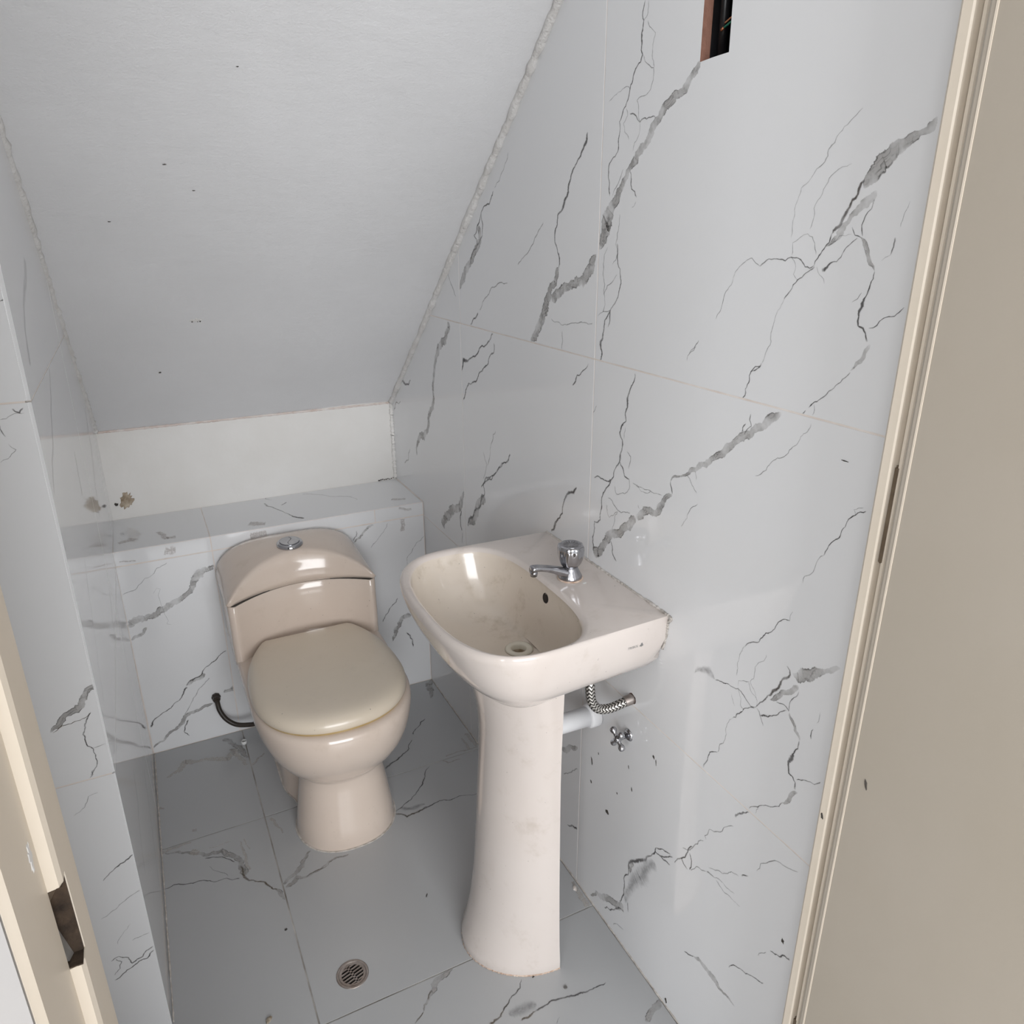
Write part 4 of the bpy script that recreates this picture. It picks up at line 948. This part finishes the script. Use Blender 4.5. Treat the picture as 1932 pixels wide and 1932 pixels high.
# ------------------------------------------------------------------ wash basin
SY = 1.066
basin = thing('wash_basin', 'beige ceramic wash basin mounted on the right wall over its pedestal', 'sink', (.55, SY, .64))
CX = .487
def d_poly(xf, xb, hw, hb=None, n=2.75):
    hb = hb if hb is not None else hw * .945; P = []; xc = min(.50, xf + (xb - xf) * .45)
    for i in range(81):
        t = -PI / 2 + PI * i / 80
        c, s = math.cos(t), math.sin(t)
        P.append((xc - (xc - xf) * abs(c) ** (2 / n), SY + hw * math.copysign(abs(s) ** (2 / n), s)))
    P += [(xb, SY + hb), (xb, SY - hb)]
    return P
def in_poly(sc=1.0, off=0.0, cx=0, cy=0):
    P = []
    for i in range(160):
        t = 2 * PI * i / 160; c, s = math.cos(t), math.sin(t)
        a = (.1145 if c > 0 else .121) + off; n = 3.1 if c > 0 else 2.6
        P.append((CX + cx + sc * a * math.copysign(abs(c) ** (2 / n), c), SY - .003 + cy + sc * (.2075 + off) * math.copysign(abs(s) ** (2 / n), s)))
    return P
def radial(poly, angs):
    out = []
    for a in angs:
        dx, dy = math.cos(a), math.sin(a); best = None
        for i in range(len(poly)):
            (x1, y1), (x2, y2) = poly[i], poly[(i + 1) % len(poly)]
            x1 -= CX; x2 -= CX; y1 -= SY; y2 -= SY
            ex, ey = x2 - x1, y2 - y1; den = dx * ey - dy * ex
            if abs(den) < 1e-12: continue
            t = (x1 * ey - y1 * ex) / den; u = (x1 * dy - y1 * dx) / den
            if t > 0 and -1e-6 <= u <= 1 + 1e-6 and (best is None or t > best): best = t
        out.append((CX + dx * best, SY + dy * best))
    return out
angs = [2 * PI * i / 180 for i in range(180)]
for zc in (1, -1):
    ca = math.atan2(zc * .2045, XR - CX) % (2 * PI); k = min(range(180), key=lambda i: abs(angs[i] - ca)); angs[k] = ca
def ring(poly, z): return [Vector((x, y, z)) for x, y in radial(poly, angs)]
WX = XR - .0005
R = [ring(d_poly(.478, .60, .095, .08), .6465), ring(d_poly(.455, .63, .122, .10), .652), ring(d_poly(.425, .672, .160, .14), .672), ring(d_poly(.398, .70, .190, .178), .700),
     ring(d_poly(.385, WX, .2005, .188), .716), ring(d_poly(.372, WX, .2085, .197), .738), ring(d_poly(.361, WX, .2145, .2035), .765), ring(d_poly(.3545, WX, .2175, .205), .787), ring(d_poly(.3535, WX, .2178, .205), .795),
     ring(d_poly(.3555, WX, .2165, .2045), .8005), ring(d_poly(.359, WX, .214, .2042), .803), ring(d_poly(.3605, WX, .2125, .2035), .8032)]
def deck(poly, z):
    # the deck beside the tap sits a touch lower in the middle and rises to the wall
    o = []
    for p in ring(poly, z): o.append(p)
    return o
R += [deck(in_poly(1, .0035), .8032), deck(in_poly(1, .0005), .8026), deck(in_poly(1, -.003), .8005), deck(in_poly(1, -.0065), .796), ring(in_poly(.96), .788)]
dx, dy = .546 - CX, 1.070 - SY
for sc, z in ((.93, .772), (.885, .748), (.82, .724), (.73, .704), (.61, .690), (.50, .6815), (.40, .678)):
    k = min(1, (1 - sc) / .62) ** 1.3 * .72; R.append(ring(in_poly(sc, 0, dx * k, dy * k), z))
R.append([Vector((.546 + .032 * math.cos(a), 1.070 + .032 * math.sin(a), .6745)) for a in angs])
R.append([Vector((.546 + .020 * math.cos(a), 1.070 + .020 * math.sin(a), .6735)) for a in angs])
R.append([Vector((.546 + .018 * math.cos(a), 1.070 + .018 * math.sin(a), .655)) for a in angs])
bm_me = loft(R, True, True)
basin_bvh = BVHTree.FromPolygons([v.co.copy() for v in bm_me.vertices], [tuple(p.vertices) for p in bm_me.polygons])
link('basin_body', bm_me, 'sink', basin, True)
bm_me.materials.append(MT['sink_inner'])
for i_, p_ in enumerate(bm_me.polygons):
    if i_ >= 15 * len(angs) and i_ < (len(R) - 1) * len(angs): p_.material_index = 1
bm_me.set_sharp_from_angle(angle=math.radians(48))
dn = link('drain_ring', lathe([(.0135, -.012), (.0135, .0005), (.016, .0022), (.022, .0024), (.0255, .0012), (.026, -.001), (.018, -.004)], (.546, 1.070, .6752), (0, 0, 1), 36, cap=False), 'ring', basin, True)
dn['label'] = 'pale plastic drain ring'
link('drain_throat', lathe([(0, 0), (.0138, 0), (.0138, .0012), (0, .0012)], (.546, 1.070, .6655), (0, 0, 1), 24), 'stain', dn)
# overflow hole: dark disc on the bowl back, its shade put into the colour
hit = basin_bvh.ray_cast(Vector((.52, 1.062, .771)), Vector((1, 0, 0)))
op, on = hit[0], hit[1]
if on.x > 0: on = -on
link('overflow_hole', lathe([(0, .0004), (.0082, .0004), (.0092, .0010), (.0098, .0002), (.0098, -.002)], op, on, 24), 'cavity', basin)
bead('caulk_bead', [(XR - .001, SY - .1965, .738), (XR - .001, SY - .2030, .765), (XR - .001, SY - .2050, .79), (XR - .0015, SY - .2045, .8035), (XR - .0015, SY - .1, .8035), (XR - .0015, SY, .8035), (XR - .0015, SY + .1, .8035), (XR - .0015, SY + .2045, .803)], .0022, 'caulk', basin, 33, .45)
# maker's mark printed on the near side
def on_side(x, z):
    h = basin_bvh.ray_cast(Vector((x, .70, z)), Vector((0, 1, 0)))
    return (h[0] + h[1] * (.00025 if h[1].y < 0 else -.00025)) if h[0] else Vector((x, .85, z))
def printed(name, polys, parent):
    v = []; f = []
    for me2 in polys:
        b = len(v); v += [on_side(x, z) for x, z in me2[0]]; f += [tuple(b + i for i in q) for q in me2[1]]
    return link(name, mesh(v, f), 'grey_print', parent)
tc = bpy.data.curves.new('mark', 'FONT'); tc.body = 'TREBOL'; tc.size = 1.0; tc.resolution_u = 3
to = bpy.data.objects.new('mark', tc); C.objects.link(to); bpy.context.view_layer.update()
tme = bpy.data.meshes.new_from_object(to.evaluated_get(bpy.context.evaluated_depsgraph_get()))
C.objects.unlink(to); bpy.data.objects.remove(to)
xs = [q.co.x for q in tme.vertices]; tw = max(xs) - min(xs); x0t = min(xs)
TS = .0215 / tw
printed('lettering', [([(.633 + (q.co.x - x0t) * TS + q.co.y * TS * .25, .7615 + q.co.y * TS * 1.15) for q in tme.vertices], [tuple(p.vertices) for p in tme.polygons])], basin)
cl = []
for k in range(3):
    a = PI / 2 + k * 2 * PI / 3; cx, cz = .6615 + .0022 * math.cos(a), .7637 + .0022 * math.sin(a)
    cl.append(([(cx + .0019 * math.cos(2 * PI * i / 14), cz + .0019 * math.sin(2 * PI * i / 14)) for i in range(14)], [tuple(range(14))]))
cl.append(([(.6612, .7637), (.6619, .7637), (.6628, .7590), (.6620, .7590)], [(0, 1, 2, 3)]))
printed('clover_emblem', cl, basin)
bpy.data.meshes.remove(tme)

# pedestal
ped = []
for z, xf, hw in ((0, .420, .1255), (.004, .4185, .1268), (.02, .4195, .1268), (.06, .434, .1235), (.11, .4435, .121), (.18, .4525, .1185), (.28, .459, .116), (.38, .464, .114), (.45, .468, .113), (.50, .4695, .1135), (.54, .468, .1145), (.58, .463, .116), (.62, .453, .1175), (.646, .443, .1185)):
    P = []; xb = .5715
    for i in range(61):
        t = -PI / 2 + PI * i / 60; c, s = math.cos(t), math.sin(t)
        P.append(Vector((xb - (xb - xf) * abs(c) ** (2 / 1.9), SY + hw * math.copysign(abs(s) ** (2 / 1.9), s), z)))
    # hollow back: inner shell
    for i in range(60, -1, -1):
        t = -PI / 2 + PI * i / 60; c, s = math.cos(t), math.sin(t)
        P.append(Vector((xb - (xb - xf - .012) * abs(c) ** (2 / 1.9), SY + (hw - .012) * math.copysign(abs(s) ** (2 / 1.9), s), z)))
    ped.append(P)
pme = loft(ped)
po = tag(link('basin_pedestal', pme, 'sink', None, True), 'beige ceramic pedestal standing under the wash basin', 'pedestal')
pme.set_sharp_from_angle(angle=math.radians(50))
bead('pedestal_seal', [(.5715 - .1515 * abs(math.cos(t)) ** (2 / 1.9), SY + .1265 * math.copysign(abs(math.sin(t)) ** (2 / 1.9), math.sin(t)), .001) for t in [-PI / 2 + PI * i / 10 for i in range(11)]], .0016, 'dirtyring', po, 35, .5)

# tap
tap = thing('basin_tap', 'chrome pillar tap with round fluted knob on the wash basin', 'tap', (.643, 1.057, .803))
TB = Vector((.643, 1.057, .8035))
link('gasket', lathe([(0, 0), (.0235, 0), (.024, .001), (.0225, .002), (0, .002)], TB, n=32), 'dirtyring', tap, True)
link('tap_body', lathe([(0, .001), (.0215, .001), (.0218, .004), (.0195, .009), (.0158, .016), (.0135, .021), (.0125, .024), (0, .024)], TB, n=32), 'worn_chrome', tap, True)
def spout():
    rings = []
    for x, z, wy, hz in ((.0, .0105, .0140, .0100), (-.012, .0130, .0130, .0098), (-.024, .0185, .0108, .0082), (-.038, .0245, .0092, .0066), (-.052, .0293, .0084, .0057), (-.064, .0325, .0082, .0053), (-.0735, .0338, .0084, .0056), (-.0785, .0325, .0084, .0066), (-.0800, .0300, .0080, .0060)):
        rings.append([TB + Vector((x, wy * math.copysign(abs(math.cos(2 * PI * j / 20)) ** .75, math.cos(2 * PI * j / 20)), z + hz * math.copysign(abs(math.sin(2 * PI * j / 20)) ** .75, math.sin(2 * PI * j / 20)))) for j in range(20)])
    return loft(rings)
sp_ = link('spout', spout(), 'worn_chrome', tap, True)
link('nozzle', lathe([(0, 0), (.0062, 0), (.0066, .004), (.0066, .010), (0, .010)], TB + Vector((-.0745, 0, .0195)), (0, 0, 1), 20), 'worn_chrome', sp_, True)
kn = link('knob', lathe([(0, .0235), (.0115, .0235), (.0148, .0252), (.0186, .0305), (.0214, .0385), (.0230, .047), (.0236, .056), (.0230, .062), (.0215, .0650), (.0190, .0660)], TB, n=64, flute=.05, nf=8), 'chrome', tap, True)
link('knob_cap', lathe([(.0195, .0650), (.0190, .0664), (.0178, .0668), (.0165, .0660), (0, .0662)], TB, n=40), 'worn_chrome', kn, True)
link('cap_rays', mesh([TB + Vector((r * math.cos(a + da), r * math.sin(a + da), .0666)) for k in range(14) for a in [2 * PI * k / 14] for r, da in ((.004, -.06), (.004, .06), (.0135, .045), (.0135, -.045))], [tuple(4 * k + i for i in range(4)) for k in range(14)]), 'grey', kn)
blob('soap_smear', TB + Vector((.012, -.03, -.0002)), (1, 0, 0), (0, 1, 0), (0, 0, 1), .004, .002, 'whiteplastic', tap, 36, .0003)

# braided supply hose of the basin
bh = thing('braided_hose', 'braided steel hose bending from the basin into the wall hole', 'hose', (.645, .967, .58))
link('hose', tube(spline([(.6395, .978, .652), (.6375, .970, .630), (.637, .967, .614), (.640, .965, .596), (.652, .962, .580), (.672, .957, .577), (.692, .952, .583), (.7135, .9475, .5905), (.719, .9465, .592)], 14), .0088, 20, uv=True), 'braid', bh, True)
link('ferrule', lathe([(0, 0), (.0095, 0), (.0098, .002), (.0098, .016), (.0088, .018), (0, .018)], (.7015, .9503, .5865), (1, -.22, .32), 20), 'steel', bh, True)
link('core', lathe([(0, 0), (.0058, 0), (.0058, .006), (0, .006)], (.716, .9465, .5915), (1, -.2, .3), 16), 'copper', bh)
# waste pipe
wp = thing('waste_pipe', 'white plastic waste pipe running from the pedestal into the wall', 'pipe', (.64, 1.058, .49))
link('pipe', lathe([(0, 0), (.0195, 0), (.0195, .135), (0, .135)], (.560, 1.058, .4925), (1, 0, -.03), 32), 'pvc', wp, True)
link('collar', lathe([(.0195, 0), (.0232, .001), (.0240, .004), (.0240, .020), (.0232, .0225), (.0195, .0225)], (.6905, 1.058, .4886), (1, 0, -.03), 32, cap=False), 'pvc', wp, True)
# stop valve with cross handle
vv = thing('stop_valve', 'small chrome cross-handle stop valve on the wall under the basin', 'valve', (.70, .948, .511))
link('escutcheon', lathe([(0, 0), (.0118, 0), (.0120, .0015), (.0100, .003), (.0090, .0045), (.0045, .005), (0, .005)], (XR, .948, .511), (-1, 0, 0), 28), 'chrome', vv, True)
link('stem', lathe([(0, 0), (.0045, 0), (.0048, .014), (.0060, .016), (.0060, .021), (0, .021)], (XR - .004, .948, .511), (-1, 0, 0), 20), 'chrome', vv, True)
hd = link('hub', lathe([(0, 0), (.0062, 0), (.0072, .003), (.0066, .009), (.0040, .0115), (0, .012)], (XR - .0205, .948, .511), (-1, 0, 0), 20), 'chrome', vv, True)
for k in range(4):
    a = .62 + k * PI / 2; d = Vector((0, math.cos(a), math.sin(a))); o = Vector((XR - .0260, .948, .511))
    link('handle_arm', lathe([(0, .002), (.0052, .003), (.0036, .008), (.0038, .0115), (.0056, .0145), (.0066, .018), (.0057, .0218), (.003, .0238), (0, .0242)], o, d, 16), 'chrome', hd, True)

# ------------------------------------------------------------------ floor drain
fd = thing('floor_drain', 'round rusty metal floor drain grate set into the grey tile', 'drain', (.195, 1.115, 0))
link('rim', lathe([(.0262, -.006), (.0262, -.0002), (.0272, .0010), (.0310, .0012), (.0322, .0004), (.0322, -.001)], (.195, 1.115, 0), n=48, cap=False), 'steel', fd, True)
link('cup', lathe([(0, -.03), (.0262, -.03), (.0265, -.008)], (.195, 1.115, 0), n=32, cap=False), 'cavity', fd)
link('grate_ring', lathe([(.0216, -.004), (.0216, -.0002), (.0262, .0004), (.0264, -.004)], (.195, 1.115, 0), n=48, cap=False), 'steel', fd)
ga = math.radians(16.0); gd = Vector((math.cos(ga), math.sin(ga), 0)); gp = Vector((-gd.y, gd.x, 0)); gc = Vector((.195, 1.115, 0))
def bar(d, p, off, hwid):
    L = math.sqrt(max(0, .0222 ** 2 - off ** 2))
    return loft([[gc + d * (s * L) + p * (off - hwid) + Vector((0, 0, -.0035)), gc + d * (s * L) + p * (off + hwid) + Vector((0, 0, -.0035)), gc + d * (s * L) + p * (off + hwid) + Vector((0, 0, 0)), gc + d * (s * L) + p * (off - hwid) + Vector((0, 0, 0))] for s in (-1, 1)])
for k in range(6): link('grate_bar', bar(gd, gp, -.0178 + k * .00712, .0014), 'steel', fd)
link('cross_bar', bar(gp, gd, 0, .0022), 'steel', fd)

# ------------------------------------------------------------------ wired box in the slot
jb = thing('wired_box', 'black electrical box with loose wires in the wall slot', 'box', (.76, .86, 1.60))
bx0, by0, bz0, bx1, by1, bz1 = .7305, .829, 1.590, .782, .890, 1.756
link('box_shell', boxes([(bx1, by0, bz0, bx1 + .004, by1, bz1), (bx0, by0, bz0, bx1, by0 + .003, bz1), (bx0, by1 - .003, bz0, bx1, by1, bz1), (bx0, by0, bz0, bx1, by1, bz0 + .003), (bx0, by0, bz1 - .003, bx1, by1, bz1)]), 'black', jb)
link('rounded_rib', lathe([(0, 0), (.006, 0), (.006, .15), (0, .15)], (.742, .879, 1.596), (0, 0, 1), 16), 'black', jb, True)
link('knockout', lathe([(0, 0), (.012, 0), (.012, .002), (0, .002)], (.7815, .853, 1.633), (-1, 0, 0), 28), 'black', jb)
link('knockout', lathe([(0, 0), (.012, 0), (.012, .002), (0, .002)], (.7815, .853, 1.673), (-1, 0, 0), 28), 'black', jb)
link('screw_tab', lathe([(.0022, 0), (.0072, 0), (.0072, .0015), (.0022, .0015)], (.7330, .8445, 1.6045), (-1, 0, 0), 20, cap=False), 'grey', jb)
link('green_wire', tube(spline([(.741, .840, 1.645), (.737, .854, 1.638), (.733, .868, 1.631)], 8), .0012, 8), 'green', jb, True)
link('red_wire', tube(spline([(.743, .840, 1.648), (.738, .855, 1.643), (.734, .868, 1.636)], 8), .0011, 8), 'copper', jb, True)
link('wire_end', tube([(.733, .868, 1.631), (.7322, .872, 1.6285)], .0018, 8), 'copper', jb, True)

# ------------------------------------------------------------------ small things on the floor
cap = thing('bottle_cap', 'small white plastic cap on the floor near the ledge', 'cap', (.109, 1.965, 0))
link('cap_shell', lathe([(0, .0002), (.0068, .0002), (.0074, .002), (.0076, .010), (.0068, .0105), (.0062, .0030), (0, .0028)], (.109, 1.965, 0), n=28), 'whiteplastic', cap, True)
link('cap_thread', lathe([(.0066, .0085), (.0060, .0080), (.0066, .0075)], (.109, 1.965, 0), n=28, cap=False), 'whiteplastic', cap)
def bit(name, label, cat, x, y, ru, rv, ang, mat, seed, h=.0012, n=10):
    return tag(blob(name, (x, y, .0001), (math.cos(ang), math.sin(ang), 0), (-math.sin(ang), math.cos(ang), 0), (0, 0, 1), ru, rv, mat, None, seed, h, n, .3), label, cat)
bit('torn_scrap', 'torn brown and white scrap at the bottom edge of the floor', 'scrap', .029, 1.093, .008, .0045, .9, 'scrap', 101, .003)
bit('dark_chip', 'small black chip beside the floor joint, left of the drain', 'debris', .096, 1.279, .0034, .0024, .3, 'speck', 102)
bit('dark_sliver', 'thin dark sliver on the open floor between toilet and pedestal', 'debris', .394, 1.226, .005, .001, .95, 'speck', 103)
bit('dark_crumb', 'tiny dark crumb at the foot of the pedestal', 'debris', .515, .947, .0024, .0016, .2, 'speck', 104)
bit('grout_crumb', 'pale mortar crumb at the foot of the right wall', 'debris', .700, 1.094, .007, .004, 1.4, 'grout', 105, .003)
wsh = tag(link('washer', lathe([(.0018, .0001), (.0036, .0001), (.0040, .0010), (.0036, .0018), (.0018, .0018), (.0016, .0010), (.0018, .0001)], (.561, .899, 0), n=20, cap=False), 'grey'), 'small metal washer lying in front of the pedestal', 'washer')

for o in bpy.data.objects:
    if '_w' in o: del o['_w']
